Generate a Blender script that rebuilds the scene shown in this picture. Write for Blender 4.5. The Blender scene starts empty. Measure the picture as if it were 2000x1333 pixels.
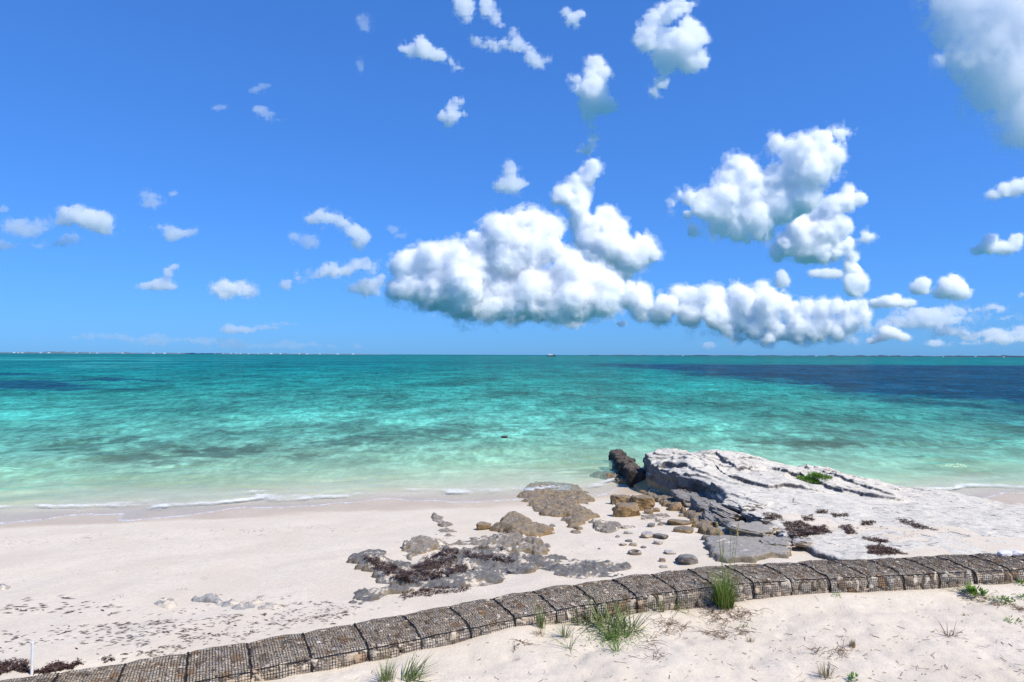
import bpy, math, random
import numpy as np
from mathutils import Matrix, Vector

# ------------------------------------------------------------------ scene, camera, world, sun
SC = bpy.context.scene
COL = SC.collection
SC.render.engine = 'CYCLES'
CY = SC.cycles
CY.max_bounces = 72
CY.diffuse_bounces = 3
CY.glossy_bounces = 2
CY.transmission_bounces = 4
CY.transparent_max_bounces = 12
CY.volume_bounces = 72
CY.caustics_reflective = False
CY.caustics_refractive = False
CY.use_denoising = True
CY.denoising_prefilter = 'NONE'
CY.sample_clamp_indirect = 0.0

SC.view_settings.view_transform = 'Standard'
SC.view_settings.look = 'None'
SC.view_settings.exposure = 0.0
SC.view_settings.gamma = 1.0

CZ = 5.8                      # height of the viewpoint above the sea
FPX = 1333.0                  # focal length in photograph pixels (24 mm on a 36 mm wide frame)
PITCH, ROLL = math.radians(1.16), math.radians(0.23)
cam_data = bpy.data.cameras.new('camera')
cam = bpy.data.objects.new('camera', cam_data)
COL.objects.link(cam)
cam_data.sensor_width = 36.0
cam_data.lens = 24.0
cam_data.clip_start = 0.1
cam_data.clip_end = 200000.0
CAM_R = Matrix.Rotation(math.radians(90) + PITCH, 4, 'X') @ Matrix.Rotation(ROLL, 4, 'Z')
cam.matrix_world = Matrix.Translation((0, 0, CZ)) @ CAM_R
SC.camera = cam

SUN_DIR = Vector((0.50, -0.33, 0.80)).normalized()      # towards the sun
SUN_EL = math.asin(SUN_DIR.z)
SUN_AZ = math.atan2(SUN_DIR.x, SUN_DIR.y)
W = bpy.data.worlds.new('World')
SC.world = W
W.use_nodes = True
wn, wl = W.node_tree.nodes, W.node_tree.links
wn.clear()
w_out = wn.new('ShaderNodeOutputWorld')
w_bg = wn.new('ShaderNodeBackground')
w_sky = wn.new('ShaderNodeTexSky')
w_sky.sky_type = 'NISHITA'
w_sky.sun_disc = False
w_sky.sun_elevation = SUN_EL
w_sky.sun_rotation = SUN_AZ
w_sky.altitude = 0.0
w_sky.air_density = 1.0
w_sky.dust_density = 0.3
w_sky.ozone_density = 2.0
w_gam = wn.new('ShaderNodeGamma')
w_gam.inputs[1].default_value = 0.62
w_mul = wn.new('ShaderNodeMix')
w_mul.data_type = 'RGBA'
w_mul.blend_type = 'MULTIPLY'
w_mul.inputs[0].default_value = 1.0
w_mul.inputs[7].default_value = (0.55, 1.45, 3.25, 1)
wl.new(w_sky.outputs[0], w_gam.inputs[0])
wl.new(w_gam.outputs[0], w_mul.inputs[6])
wl.new(w_mul.outputs[2], w_bg.inputs[0])
w_bg.inputs[1].default_value = 0.10
wl.new(w_bg.outputs[0], w_out.inputs[0])

sun_data = bpy.data.lights.new('sun', 'SUN')
sun_data.energy = 5.0
sun_data.angle = math.radians(0.5)
sun_data.color = (1.0, 0.94, 0.84)
sun = bpy.data.objects.new('sun', sun_data)
COL.objects.link(sun)
sun.rotation_euler = SUN_DIR.to_track_quat('Z', 'Y').to_euler()
sun.location = (40, -20, 80)

# ------------------------------------------------------------------ helpers
AX_R = np.array(CAM_R.to_3x3() @ Vector((1, 0, 0)))
AX_U = np.array(CAM_R.to_3x3() @ Vector((0, 1, 0)))
AX_F = np.array(CAM_R.to_3x3() @ Vector((0, 0, -1)))
CAM_P = np.array([0.0, 0.0, CZ])

def ray(px, py):
    px, py = np.asarray(px, float), np.asarray(py, float)
    return AX_F + ((px - 1000.0) / FPX)[..., None] * AX_R - ((py - 666.5) / FPX)[..., None] * AX_U

def at_z(px, py, z):
    """The point of the level z that the photograph shows at pixel (px, py)."""
    d = ray(px, py)
    t = (z - CZ) / d[..., 2]
    return CAM_P + d * t[..., None]

def at_y(px, py, Y):
    d = ray(px, py)
    return CAM_P + d * (Y / d[..., 1])[..., None] if np.ndim(px) else CAM_P + d * (Y / d[1])

def on_ground(px, py, lift=0.0):
    if np.ndim(px) == 0:
        d = ray(px, py); k = d / -d[2]; z = 1.0
        for _ in range(16):
            p = k * (CZ - z)
            z = 0.5 * z + 0.5 * (gz_at(p[0], p[1]) + lift)
        return CAM_P + k * (CZ - z)
    px, py = np.asarray(px, float), np.asarray(py, float)
    z = np.full(px.shape, 1.0)
    for _ in range(14):
        p = at_z(px, py, z)
        z = 0.5 * z + 0.5 * (ground(p[..., 0], p[..., 1]) + lift)
    return at_z(px, py, z)

def hash01(*c):
    h = np.zeros(np.broadcast(*c).shape, np.uint32)
    for k, v in zip((374761393, 668265263, 2147483647, 1274126177), c):
        h = (h + np.asarray(v).astype(np.int64).astype(np.uint32) * np.uint32(k)).astype(np.uint32)
        h = ((h ^ (h >> np.uint32(13))) * np.uint32(1274126177)).astype(np.uint32)
    h = (h ^ (h >> np.uint32(16))).astype(np.uint32)
    return h.astype(np.float64) / 4294967295.0

def vnoise(*p, seed=0):
    """Value noise in -1..1 in two or three dimensions."""
    p = [np.asarray(q, float) for q in p]
    i = [np.floor(q) for q in p]
    f = [q - k for q, k in zip(p, i)]
    f = [q * q * q * (q * (q * 6 - 15) + 10) for q in f]
    out = 0
    n = len(p)
    for c in range(1 << n):
        w = 1
        idx = []
        for a in range(n):
            b = (c >> a) & 1
            w = w * (f[a] if b else 1 - f[a])
            idx.append(i[a] + b)
        out = out + w * hash01(*idx, np.float64(seed))
    return out * 2 - 1

def fbm(*p, octaves=4, seed=0, gain=0.5, lac=2.03):
    a, s, out = 1.0, 1.0, 0
    for o in range(octaves):
        out = out + a * vnoise(*[q * s + 17.3 * o for q in p], seed=seed + o)
        a *= gain
        s *= lac
    return out

def sstep(a, b, x):
    t = np.clip((x - a) / (b - a), 0, 1)
    return t * t * (3 - 2 * t)

def new_mesh(name, verts, faces, smooth=True):
    """faces: an (n,k) int array, or a list of such arrays."""
    me = bpy.data.meshes.new(name)
    verts = np.ascontiguousarray(verts, np.float32).reshape(-1, 3)
    fl = [np.asarray(f, np.int32) for f in (faces if isinstance(faces, list) else [faces])]
    fl = [f for f in fl if len(f)]
    me.vertices.add(len(verts))
    me.vertices.foreach_set('co', verts.ravel())
    loops = np.concatenate([f.ravel() for f in fl])
    sizes = np.concatenate([np.full(len(f), f.shape[1], np.int32) for f in fl])
    starts = np.concatenate([[0], np.cumsum(sizes)[:-1]]).astype(np.int32)
    me.loops.add(len(loops))
    me.loops.foreach_set('vertex_index', loops)
    me.polygons.add(len(sizes))
    me.polygons.foreach_set('loop_start', starts)
    me.polygons.foreach_set('loop_total', sizes)
    me.polygons.foreach_set('use_smooth', np.full(len(sizes), smooth, bool))
    me.update(calc_edges=True)
    me.validate()
    return me

def attr(me, name, vals):
    a = me.attributes.new(name, 'FLOAT', 'POINT')
    a.data.foreach_set('value', np.ascontiguousarray(vals, np.float32).ravel())

def attr_col(me, name, rgb):
    a = me.attributes.new(name, 'FLOAT_COLOR', 'POINT')
    c = np.ones((len(rgb), 4), np.float32)
    c[:, :3] = rgb
    a.data.foreach_set('color', c.ravel())

def link(name, me, mat=None, parent=None, loc=None):
    o = bpy.data.objects.new(name, me)
    COL.objects.link(o)
    if mat is not None:
        me.materials.append(mat)
    if parent is not None:
        o.parent = parent
    if loc is not None:
        o.location = loc
    return o

def tag(o, label=None, cat=None, group=None, kind=None):
    if label: o['label'] = label
    if cat: o['category'] = cat
    if group: o['group'] = group
    if kind: o['kind'] = kind
    return o

def empty(name, loc, rz=0.0):
    o = bpy.data.objects.new(name, None)
    COL.objects.link(o)
    o.location = loc
    o.rotation_euler = (0, 0, rz)
    o.empty_display_size = 0.2
    return o

def grid_faces(nr, nc):
    i = np.arange(nr * nc).reshape(nr, nc)
    return np.stack([i[:-1, :-1], i[:-1, 1:], i[1:, 1:], i[1:, :-1]], -1).reshape(-1, 4)

def surface_net(F, origin, h):
    """Closed surface of the region F > 0 of a regular grid (naive surface nets)."""
    F = np.pad(F, 1, constant_values=min(-1e-3, float(F.min())))
    origin = np.asarray(origin, float) - np.asarray(h, float)
    S = F > 0
    nx, ny, nz = F.shape
    cs = np.zeros((nx - 1, ny - 1, nz - 1), np.int8)
    for a in (0, 1):
        for b in (0, 1):
            for c in (0, 1):
                cs += S[a:nx - 1 + a, b:ny - 1 + b, c:nz - 1 + c]
    act = (cs > 0) & (cs < 8)
    ids = -np.ones(act.shape, np.int64)
    idx = np.argwhere(act)
    ids[act] = np.arange(len(idx))
    acc = np.zeros((len(idx), 3))
    cnt = np.zeros(len(idx))
    corners = [(a, b, c) for a in (0, 1) for b in (0, 1) for c in (0, 1)]
    for c0 in corners:
        for ax in range(3):
            if c0[ax]: continue
            c1 = list(c0); c1[ax] = 1
            f0 = F[idx[:, 0] + c0[0], idx[:, 1] + c0[1], idx[:, 2] + c0[2]]
            f1 = F[idx[:, 0] + c1[0], idx[:, 1] + c1[1], idx[:, 2] + c1[2]]
            cr = (f0 > 0) != (f1 > 0)
            t = np.where(cr, f0 / np.where(cr, f0 - f1, 1), 0)
            for k in range(3):
                acc[:, k] += np.where(cr, c0[k] + (t if k == ax else 0), 0)
            cnt += cr
    v = (idx + acc / np.maximum(cnt, 1)[:, None]) * np.asarray(h, float) + origin
    quads = []
    for ax in range(3):
        u, w = (ax + 1) % 3, (ax + 2) % 3
        A = np.take(S, range(F.shape[ax] - 1), ax)
        B = np.take(S, range(1, F.shape[ax]), ax)
        for e, flip in ((A & ~B, False), (~A & B, True)):
            p = np.argwhere(e)
            p = p[(p[:, u] > 0) & (p[:, w] > 0) & (p[:, u] < F.shape[u] - 1) & (p[:, w] < F.shape[w] - 1)]
            q = []
            for du, dw in ((-1, -1), (0, -1), (0, 0), (-1, 0)):
                r = p.copy(); r[:, u] += du; r[:, w] += dw
                q.append(ids[r[:, 0], r[:, 1], r[:, 2]])
            q = np.stack(q, -1)
            quads.append(q[:, ::-1] if flip else q)
    return v, np.concatenate(quads)

def lattice_fbm(shape, cell, octaves, seed, gain=0.5, billow=False):
    """Fractal noise on a regular 3-D grid from smoothly interpolated random lattices."""
    rng = np.random.default_rng(seed)
    out = np.zeros(shape, np.float32)
    amp = 1.0
    for o in range(octaves):
        M, n = [], []
        for s in shape:
            x = np.arange(s) / max(cell, 1.01)
            k = int(x[-1]) + 5
            m = np.zeros((s, k), np.float32)
            i = np.floor(x).astype(int); f = x - i; R_ = np.arange(s)
            if billow:
                f = f * f * (3 - 2 * f); m[R_, i] = 1 - f; m[R_, i + 1] = f
                M.append(m); n.append(k); continue
            m[R_, i] += (1 - f) ** 3 / 6; m[R_, i + 1] += (3 * f ** 3 - 6 * f ** 2 + 4) / 6
            m[R_, i + 2] += (-3 * f ** 3 + 3 * f ** 2 + 3 * f + 1) / 6; m[R_, i + 3] += f ** 3 / 6
            M.append(m * 1.24); n.append(k)
        r = rng.uniform(-1, 1, n).astype(np.float32)
        r = np.tensordot(M[0], r, (1, 0))
        r = np.einsum('jb,ibc->ijc', M[1], r, optimize=True)
        r = np.einsum('kc,ijc->ijk', M[2], r, optimize=True)
        out += amp * ((np.abs(r) * 1.9 - 0.6) if billow else r)
        amp *= gain
        cell /= 2.05
        if cell < 1.6: break
    return out

# ------------------------------------------------------------------ node helpers
class NT:
    def __init__(self, name):
        self.m = bpy.data.materials.new(name)
        self.m.use_nodes = True
        self.n = self.m.node_tree.nodes
        self.l = self.m.node_tree.links
        self.n.clear()
        self.out = self.n.new('ShaderNodeOutputMaterial')
    def node(self, t, **kw):
        x = self.n.new(t)
        for k, v in kw.items():
            setattr(x, k, v)
        return x
    def set(self, sock, v):
        if isinstance(v, bpy.types.NodeSocket): self.l.new(v, sock)
        else:
            if hasattr(sock.default_value, '__len__') and len(sock.default_value) == 4 and len(v) == 3: v = (*v, 1)
            sock.default_value = v
    def math(self, op, a, b=0.0, c=None, clamp=False):
        x = self.node('ShaderNodeMath', operation=op, use_clamp=clamp)
        self.set(x.inputs[0], a); self.set(x.inputs[1], b)
        if c is not None: self.set(x.inputs[2], c)
        return x.outputs[0]
    def mix(self, f, a, b, blend='MIX'):
        x = self.node('ShaderNodeMix', data_type='RGBA', blend_type=blend)
        self.set(x.inputs[0], f); self.set(x.inputs[6], a); self.set(x.inputs[7], b)
        return x.outputs[2]
    def ramp(self, f, *stops, interp='LINEAR'):
        x = self.node('ShaderNodeValToRGB')
        e = x.color_ramp.elements
        x.color_ramp.interpolation = interp
        while len(e) < len(stops): e.new(0.5)
        for k, (p, c) in zip(e, stops):
            k.position = p
            k.color = (*c, 1) if hasattr(c, '__len__') else (c, c, c, 1)
        self.set(x.inputs[0], f)
        return x.outputs[0]
    def maprange(self, v, a, b, c=0.0, d=1.0):
        x = self.node('ShaderNodeMapRange', interpolation_type='SMOOTHSTEP')
        for s, q in zip(x.inputs[:5], (v, a, b, c, d)): self.set(s, q)
        return x.outputs[0]
    def coords(self, kind='Object', scale=None):
        if kind == 'World':
            v = self.node('ShaderNodeNewGeometry').outputs['Position']
        else:
            v = self.node('ShaderNodeTexCoord').outputs[kind]
        if scale is not None:
            m = self.node('ShaderNodeMapping')
            self.l.new(v, m.inputs[0])
            m.inputs['Scale'].default_value = scale if hasattr(scale, '__len__') else (scale,) * 3
            v = m.outputs[0]
        return v
    def noise(self, v, scale, detail=4, rough=0.55, dist=0.0, out=0):
        x = self.node('ShaderNodeTexNoise')
        self.l.new(v, x.inputs['Vector'])
        x.inputs['Scale'].default_value = scale
        x.inputs['Detail'].default_value = detail
        x.inputs['Roughness'].default_value = rough
        x.inputs['Distortion'].default_value = dist
        return x.outputs[out]
    def vor(self, v, scale, feature='F1', out='Distance', rand=1.0):
        x = self.node('ShaderNodeTexVoronoi', feature=feature)
        self.l.new(v, x.inputs['Vector'])
        x.inputs['Scale'].default_value = scale
        x.inputs['Randomness'].default_value = rand
        return x.outputs[out]
    def attr(self, name, out='Fac'):
        return self.node('ShaderNodeAttribute', attribute_name=name).outputs[out]
    def bump(self, h, strength=0.5, dist=0.02, normal=None):
        x = self.node('ShaderNodeBump')
        self.set(x.inputs['Strength'], strength)
        x.inputs['Distance'].default_value = dist
        self.l.new(h, x.inputs['Height'])
        if normal is not None: self.l.new(normal, x.inputs['Normal'])
        return x.outputs[0]
    def pbsdf(self, color, rough=0.8, normal=None, spec=0.3, **kw):
        x = self.node('ShaderNodeBsdfPrincipled')
        self.set(x.inputs['Base Color'], color)
        self.set(x.inputs['Roughness'], rough)
        x.inputs['Specular IOR Level'].default_value = spec
        if normal is not None: self.l.new(normal, x.inputs['Normal'])
        for k, v in kw.items(): self.set(x.inputs[k.replace('_', ' ')], v)
        self.l.new(x.outputs[0], self.out.inputs[0])
        return x
    def done(self, sh):
        self.l.new(sh, self.out.inputs[0])
        return self.m
# ------------------------------------------------------------------ ground: beach, dune and sea bed in one sheet
SHORE = np.array([(-400, 4), (-120, 8), (-60, 15), (-30, 21.3), (-18, 24.0), (-12, 25.4), (-6.5, 26.5), (0, 28.2), (3, 29.0),
                  (6, 30.0), (9, 30.2), (13, 28.6), (16, 27.2), (20, 28.4), (26, 29.5), (40, 32), (80, 38), (400, 40)], float)
GAB_BACK = np.array([(-13, 6.3), (-9.6, 8.0), (-8.0, 8.7), (-6.87, 9.2), (-5.8, 9.6), (-5.0, 9.9), (-1.95, 11.3), (0.28, 12.4), (2.72, 13.2),
                     (4.44, 13.62), (7.7, 14.25), (11.1, 14.85), (14.5, 15.3), (19, 15.8)], float)

def shore_y(x):
    return np.interp(x, SHORE[:, 0], SHORE[:, 1])

def gab_y(x):
    return np.interp(x, GAB_BACK[:, 0], GAB_BACK[:, 1])

CLIFF = np.array([(7.4, 14.0), (7.0, 15.6), (6.6, 16.5), (6.45, 18), (6.25, 19.8), (6.15, 21.9), (6.3, 24), (6.35, 26.2), (5.75, 28.6), (5.85, 31), (5.9, 34)], float)

def rock_top(x, y):
    zf = np.interp(x, [5, 6.5, 10, 13, 15, 17, 20, 24], [1.38, 1.42, 1.42, 1.12, 0.82, 0.62, 0.55, 0.5])
    zn = np.interp(x, [5, 8, 12, 16, 20, 24], [1.08, 1.14, 1.16, 1.14, 1.05, 1.0])
    f = sstep(18.0, 24.5, y)
    return zn * (1 - f) + zf * f

def ground(x, y):
    x, y = np.asarray(x, float), np.asarray(y, float)
    d = shore_y(x) - y
    d = d + 0.30 * vnoise(x / 3.1, y / 9.0, seed=5) * sstep(12, 0, np.abs(d))
    land = np.interp(d, [0, 2, 4.5, 8, 12, 16, 60], [0, 0.10, 0.30, 0.58, 0.92, 1.16, 1.25])
    sea = np.interp(-d, [0, 3, 10, 30, 80, 300, 3000], [0, 0.16, 0.55, 1.4, 2.6, 4.0, 7.0])
    z = np.where(d > 0, land, -sea)
    # the dune on the near side of the stone baskets
    gy = gab_y(x)
    dune = sstep(0.1, -1.2, y - gy)
    zd = 1.29 + 0.012 * (gy - y)
    z = z * (1 - dune) + np.maximum(z, zd) * dune
    # sand lying over the landward half of the outcrop
    over = sstep(0.5, 1.6, x - np.interp(y, CLIFF[:, 1], CLIFF[:, 0])) * sstep(20.5, 18.0, y + 0.35 * (x - 12) + 0.5 * vnoise(x / 1.2, y / 1.2, seed=14)) * (1 - dune)
    z = z * (1 - over) + np.maximum(z, rock_top(x, y) + 0.03) * over
    near = sstep(40, 14, np.hypot(x, y))
    z = z + near * (0.045 * fbm(x / 1.9, y / 1.9, octaves=3, seed=11) * np.clip(d / 6, 0, 1))
    # small drift heaped against the baskets
    z = z + 0.10 * np.exp(-((y - gy + 1.25) / 0.35) ** 2) * (0.4 + 0.6 * vnoise(x / 1.1, 0 * x, seed=21)) * near
    return z

TX, TY, TS = -22.0, 3.0, 0.04
_tx, _ty = np.meshgrid(np.arange(TX, 28, TS), np.arange(TY, 42, TS), indexing='ij')
TAB = ground(_tx, _ty)

def gz_at(x, y):
    """ground() for one point, from a fine table."""
    i, j = (x - TX) / TS, (y - TY) / TS
    if not (0 <= i < TAB.shape[0] - 1 and 0 <= j < TAB.shape[1] - 1): return float(ground(x, y))
    a, b = int(i), int(j)
    f, g = i - a, j - b
    return float((TAB[a, b] * (1 - f) + TAB[a + 1, b] * f) * (1 - g) + (TAB[a, b + 1] * (1 - f) + TAB[a + 1, b + 1] * f) * g)

def tri_rows():
    a = np.arange(-14, 6, 0.5)
    b = np.arange(6, 20, 0.06)
    c = 20 * np.exp(np.arange(0, math.log(34 / 20), 0.004))
    e = 34 * np.exp(np.arange(0, math.log(90000 / 34), 0.05))
    return np.concatenate([a, b, c, e])

ys = tri_rows()
us = np.concatenate([np.linspace(-4.0, -0.92, 26)[:-1], np.linspace(-0.92, 0.92, 520), np.linspace(0.92, 4.0, 26)[1:]])
gx = us[None, :] * (np.maximum(ys, 0) + 3.0)[:, None]
gy_ = np.repeat(ys[:, None], len(us), 1)
gz = ground(gx, gy_)
# foot-trodden unevenness of the dune, real relief
tr = sstep(0.3, -1.0, gy_ - gab_y(gx) + 1.0) * (np.hypot(gx, gy_) < 30)
gz = gz + tr * (0.020 * fbm(gx / 0.30, gy_ / 0.30, octaves=3, seed=31) - 0.030 * sstep(0.45, 0.85, vnoise(gx / 0.34, gy_ / 0.30, seed=33)) * sstep(-0.2, 0.3, vnoise(gx / 1.5, gy_ / 1.1, seed=34)))

def mat_sand():
    t = NT('sand')
    p = t.coords('World')
    sep = t.node('ShaderNodeSeparateXYZ'); t.l.new(p, sep.inputs[0])
    n1 = t.noise(p, 0.7, 4)
    n2 = t.noise(p, 9.0, 5, 0.65)
    n3 = t.noise(p, 160.0, 2, 0.7)
    base = t.mix(t.maprange(n1, 0.3, 0.7), (0.66, 0.562, 0.422), (0.73, 0.632, 0.490))
    base = t.mix(t.maprange(n2, 0.35, 0.75), base, (0.62, 0.53, 0.405))
    base = t.mix(t.maprange(n3, 0.60, 0.74, 0, 0.35), base, (0.36, 0.31, 0.26))
    # dark flecks of dry weed
    fl = t.noise(t.coords('World', (1, 2.2, 1)), 26.0, 3, 0.7)
    base = t.mix(t.maprange(fl, 0.70, 0.76, 0, 0.5), base, (0.13, 0.08, 0.05))
    # wet sand towards the water
    wob = t.math('MULTIPLY', t.math('SUBTRACT', t.noise(t.coords('World', (0.35, 1, 1)), 1.0, 3), 0.5), 0.10)
    wz = t.math('ADD', sep.outputs[2], wob)
    wet = t.math('MULTIPLY', t.maprange(wz, 0.14, 0.065), t.maprange(wz, -0.16, 0.0, 0.2, 1.0))
    wetc = t.mix(1.0, base, (0.84, 0.775, 0.69), 'MULTIPLY')
    col = t.mix(wet, base, wetc)
    rough = t.math('SUBTRACT', 0.95, t.math('MULTIPLY', wet, 0.5))
    nb = t.noise(p, 22.0, 6, 0.7)
    bh = t.math('MULTIPLY', nb, t.math('SUBTRACT', 1.0, t.math('MULTIPLY', wet, 0.9)))
    nrm = t.bump(bh, 0.5, 0.035)
    t.pbsdf(col, rough, nrm, 0.25)
    return t.m

M_SAND = mat_sand()
me = new_mesh('sand', np.stack([gx, gy_, gz], -1), grid_faces(*gx.shape)[:, ::-1])
if me.polygons[0].normal.z < 0: me.flip_normals()
tag(link('sand', me, M_SAND), kind='structure')

# ------------------------------------------------------------------ sea
def sea_level(x, y):
    d = shore_y(x) - y
    run = 0.055 * vnoise(x / 3.6 + 0.4, 0 * x, seed=41) + 0.03 * vnoise(x / 1.3, 0 * x, seed=42) + 0.012 * vnoise(x / 0.45, 0 * x, seed=43)
    return run * sstep(-9, 0, d) + 0.02

wy = np.concatenate([21 * np.exp(np.arange(0, math.log(36 / 21), 0.0016)), 36 * np.exp(np.arange(0, math.log(400 / 36), 0.006)),
                     400 * np.exp(np.arange(0, math.log(90000 / 400), 0.02))])
wu = np.concatenate([np.linspace(-4.0, -0.9, 20)[:-1], np.linspace(-0.9, 0.9, 640), np.linspace(0.9, 4.0, 20)[1:]])
wx = wu[None, :] * (wy + 3)[:, None]
wyy = np.repeat(wy[:, None], len(wu), 1)
wd = shore_y(wx) - wyy
wave = np.zeros_like(wx)
rng = np.random.default_rng(3)
for k in range(46):
    lam = 0.5 * 1.075 ** k * rng.uniform(0.9, 1.1)
    th = math.radians(90 + rng.normal(8, 26))
    kx, ky = math.cos(th) * 2 * math.pi / lam, math.sin(th) * 2 * math.pi / lam
    px_cell = np.maximum(np.gradient(wyy, axis=0), 1e-3)
    fade = sstep(0.45, 0.2, px_cell / lam)
    amp = 0.0075 * lam ** 0.8 if lam < 5 else 0.027
    wave += fade * amp * np.sin(kx * wx + ky * wyy + rng.uniform(0, 6.28))
wave *= (0.8 + 0.5 * fbm(wx / 6, wyy / 6, octaves=2, seed=51))
wz = sea_level(wx, wyy) + wave * np.clip(0.12 + -wd / 7.0, 0.0, 1.0)
depth = wz - ground(wx, wyy)
# small breaking lip
lip = np.exp(-((depth - 0.17 - 0.05 * vnoise(wx / 2.3, 0 * wx, seed=61)) / 0.035) ** 2) * (wyy < 36)
wz = wz + 0.05 * lip * np.clip(0.5 + vnoise(wx / 1.7, 0 * wx, seed=62), 0, 1)
depth = wz - ground(wx, wyy)

def pix_of(x, y, z=0.0):
    d = np.stack([x, y, np.zeros_like(x) + z], -1) - CAM_P
    f = d @ AX_F
    return 1000 + FPX * (d @ AX_R) / f, 666.5 - FPX * (d @ AX_U) / f

# colour of the water body: shallow mint, turquoise, teal far out; dark where sea grass covers the bottom
dist = np.hypot(wx, wyy)
ld = np.log(dist)
stops = np.log([25, 31, 38, 50, 75, 130, 260, 500, 900, 2500, 90000])
cols = np.array([(0.70, 0.80, 0.56), (0.54, 0.77, 0.54), (0.33, 0.68, 0.47), (0.155, 0.50, 0.37), (0.066, 0.37, 0.285), (0.020, 0.255, 0.21),
                 (0.005, 0.20, 0.185), (0.001, 0.155, 0.155), (0.001, 0.175, 0.168), (0.001, 0.15, 0.152), (0.001, 0.14, 0.147)])
body = np.stack([np.interp(ld, stops, cols[:, k]) for k in range(3)], -1)
n_big = fbm(wx / 22, wyy / 22, octaves=4, seed=71)
n_mid = fbm(wx / 5.0, wyy / 3.6, octaves=4, seed=72)
n_log = fbm(wu[None, :] * 7 + 0 * wx, np.log(wyy) * 9, octaves=4, seed=73)
body *= (1 + 0.16 * n_big + 0.10 * n_log)[..., None]
# brighter sand banks far out on one side
bank = sstep(0.15, 0.5, n_log) * sstep(200, 330, wyy) * sstep(1500, 700, wyy) * sstep(-0.35, -0.62, wx / wyy)
body = body * (1 - bank[..., None]) + np.array((0.03, 0.30, 0.27)) * bank[..., None]

def blob(cx, cy, rx, ry, rough=0.5, seed=0, soft=0.5):
    r = np.hypot((wx - cx) / rx, (wyy - cy) / ry)
    return sstep(1.0 + soft, 1.0 - soft, r + rough * fbm(wx / (rx * 0.35), wyy / (ry * 0.45), octaves=4, seed=seed))

weed = np.zeros_like(wx)
# the wide deep meadow far out (dark blue)
lo = np.interp(wx / wyy, [0.10, 0.2, 0.35, 0.47, 0.56, 0.75, 3], [400, 275, 165, 108, 82, 72, 60])
lo = lo * (1 + 0.14 * fbm(wx / 18, wyy / 30, octaves=5, seed=81, gain=0.6))
meadow = sstep(-0.18, 0.20, np.log(wyy / lo)) * sstep(470, 440, wyy + 10 * n_big) * sstep(0.10, 0.14, wx / wyy)
left = sstep(0.22, 0.75, 1.0 - np.hypot((wx / wyy + 0.80) / 0.32, (np.log(wyy) - math.log(130)) / 0.42) + 0.55 * n_log)
mid = sstep(0.10, 0.8, n_log + 0.35 * n_mid) * sstep(60, 90, wyy) * sstep(420, 240, wyy) * 0.45
navy = np.array((0.004, 0.042, 0.098))
for wgt in (meadow * 0.9, left * 0.8):
    body = body * (1 - wgt[..., None]) + navy * (1 + 0.25 * n_mid)[..., None] * wgt[..., None]
body = body * (1 - mid[..., None] * 0.45)

def px_blob(px, py, w, h, **k):
    c = at_z(px, py, 0.0)
    ry = 0.5 * (at_z(px, py - h / 2, 0.0)[1] - at_z(px, py + h / 2, 0.0)[1])
    rx = 0.5 * w / FPX * c[1]
    return blob(c[0], c[1], rx, ry, **k)

for i, (px, py, w, h, s) in enumerate([(200, 866, 150, 22, .8), (60, 862, 160, 14, .5), (300, 874, 130, 16, .7), (420, 884, 190, 20, .95), (250, 892, 170, 16, .7),
        (340, 905, 120, 10, .7), (470, 880, 70, 16, .8), (590, 893, 70, 9, .7), (680, 866, 110, 16, .75), (760, 856, 150, 14, .7), (850, 846, 180, 16, .65),
        (930, 836, 180, 14, .55), (700, 835, 240, 12, .4), (985, 854, 16, 5, 1.0), (520, 845, 200, 12, .45), (1320, 838, 160, 10, .5), (1420, 845, 170, 12, .6),
        (1560, 868, 190, 20, .9), (1500, 862, 120, 10, .6), (1640, 846, 160, 12, .6), (1720, 858, 180, 14, .55), (1820, 868, 160, 12, .6), (1960, 878, 120, 12, .6),
        (1905, 926, 70, 16, .6), (1850, 920, 120, 8, .4), (1120, 850, 130, 8, .3), (1190, 930, 130, 10, .55), (1090, 905, 190, 16, .35), (1060, 925, 160, 12, .35), (850, 880, 60, 5, .5), (740, 884, 60, 5, .5),
        (1000, 770, 260, 8, .25), (640, 772, 300, 9, .3), (300, 800, 260, 10, .25), (900, 800, 360, 10, .25), (1300, 790, 300, 8, .3)]):
    weed = np.maximum(weed, s * px_blob(px, py, w, h, rough=0.75, seed=100 + i, soft=0.45))
weed = np.maximum(weed, 0.40 * sstep(0.55, 1.05, n_mid + 0.3 * n_big) * sstep(36, 44, wyy) * sstep(110, 60, wyy))
wcol = np.array((0.028, 0.085, 0.068)) * (1 + 0.4 * n_mid)[..., None]
body = body * (1 - weed[..., None] * 0.92) + wcol * weed[..., None] * 0.92
body = np.clip(body, 0.002, 0.8)

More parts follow.
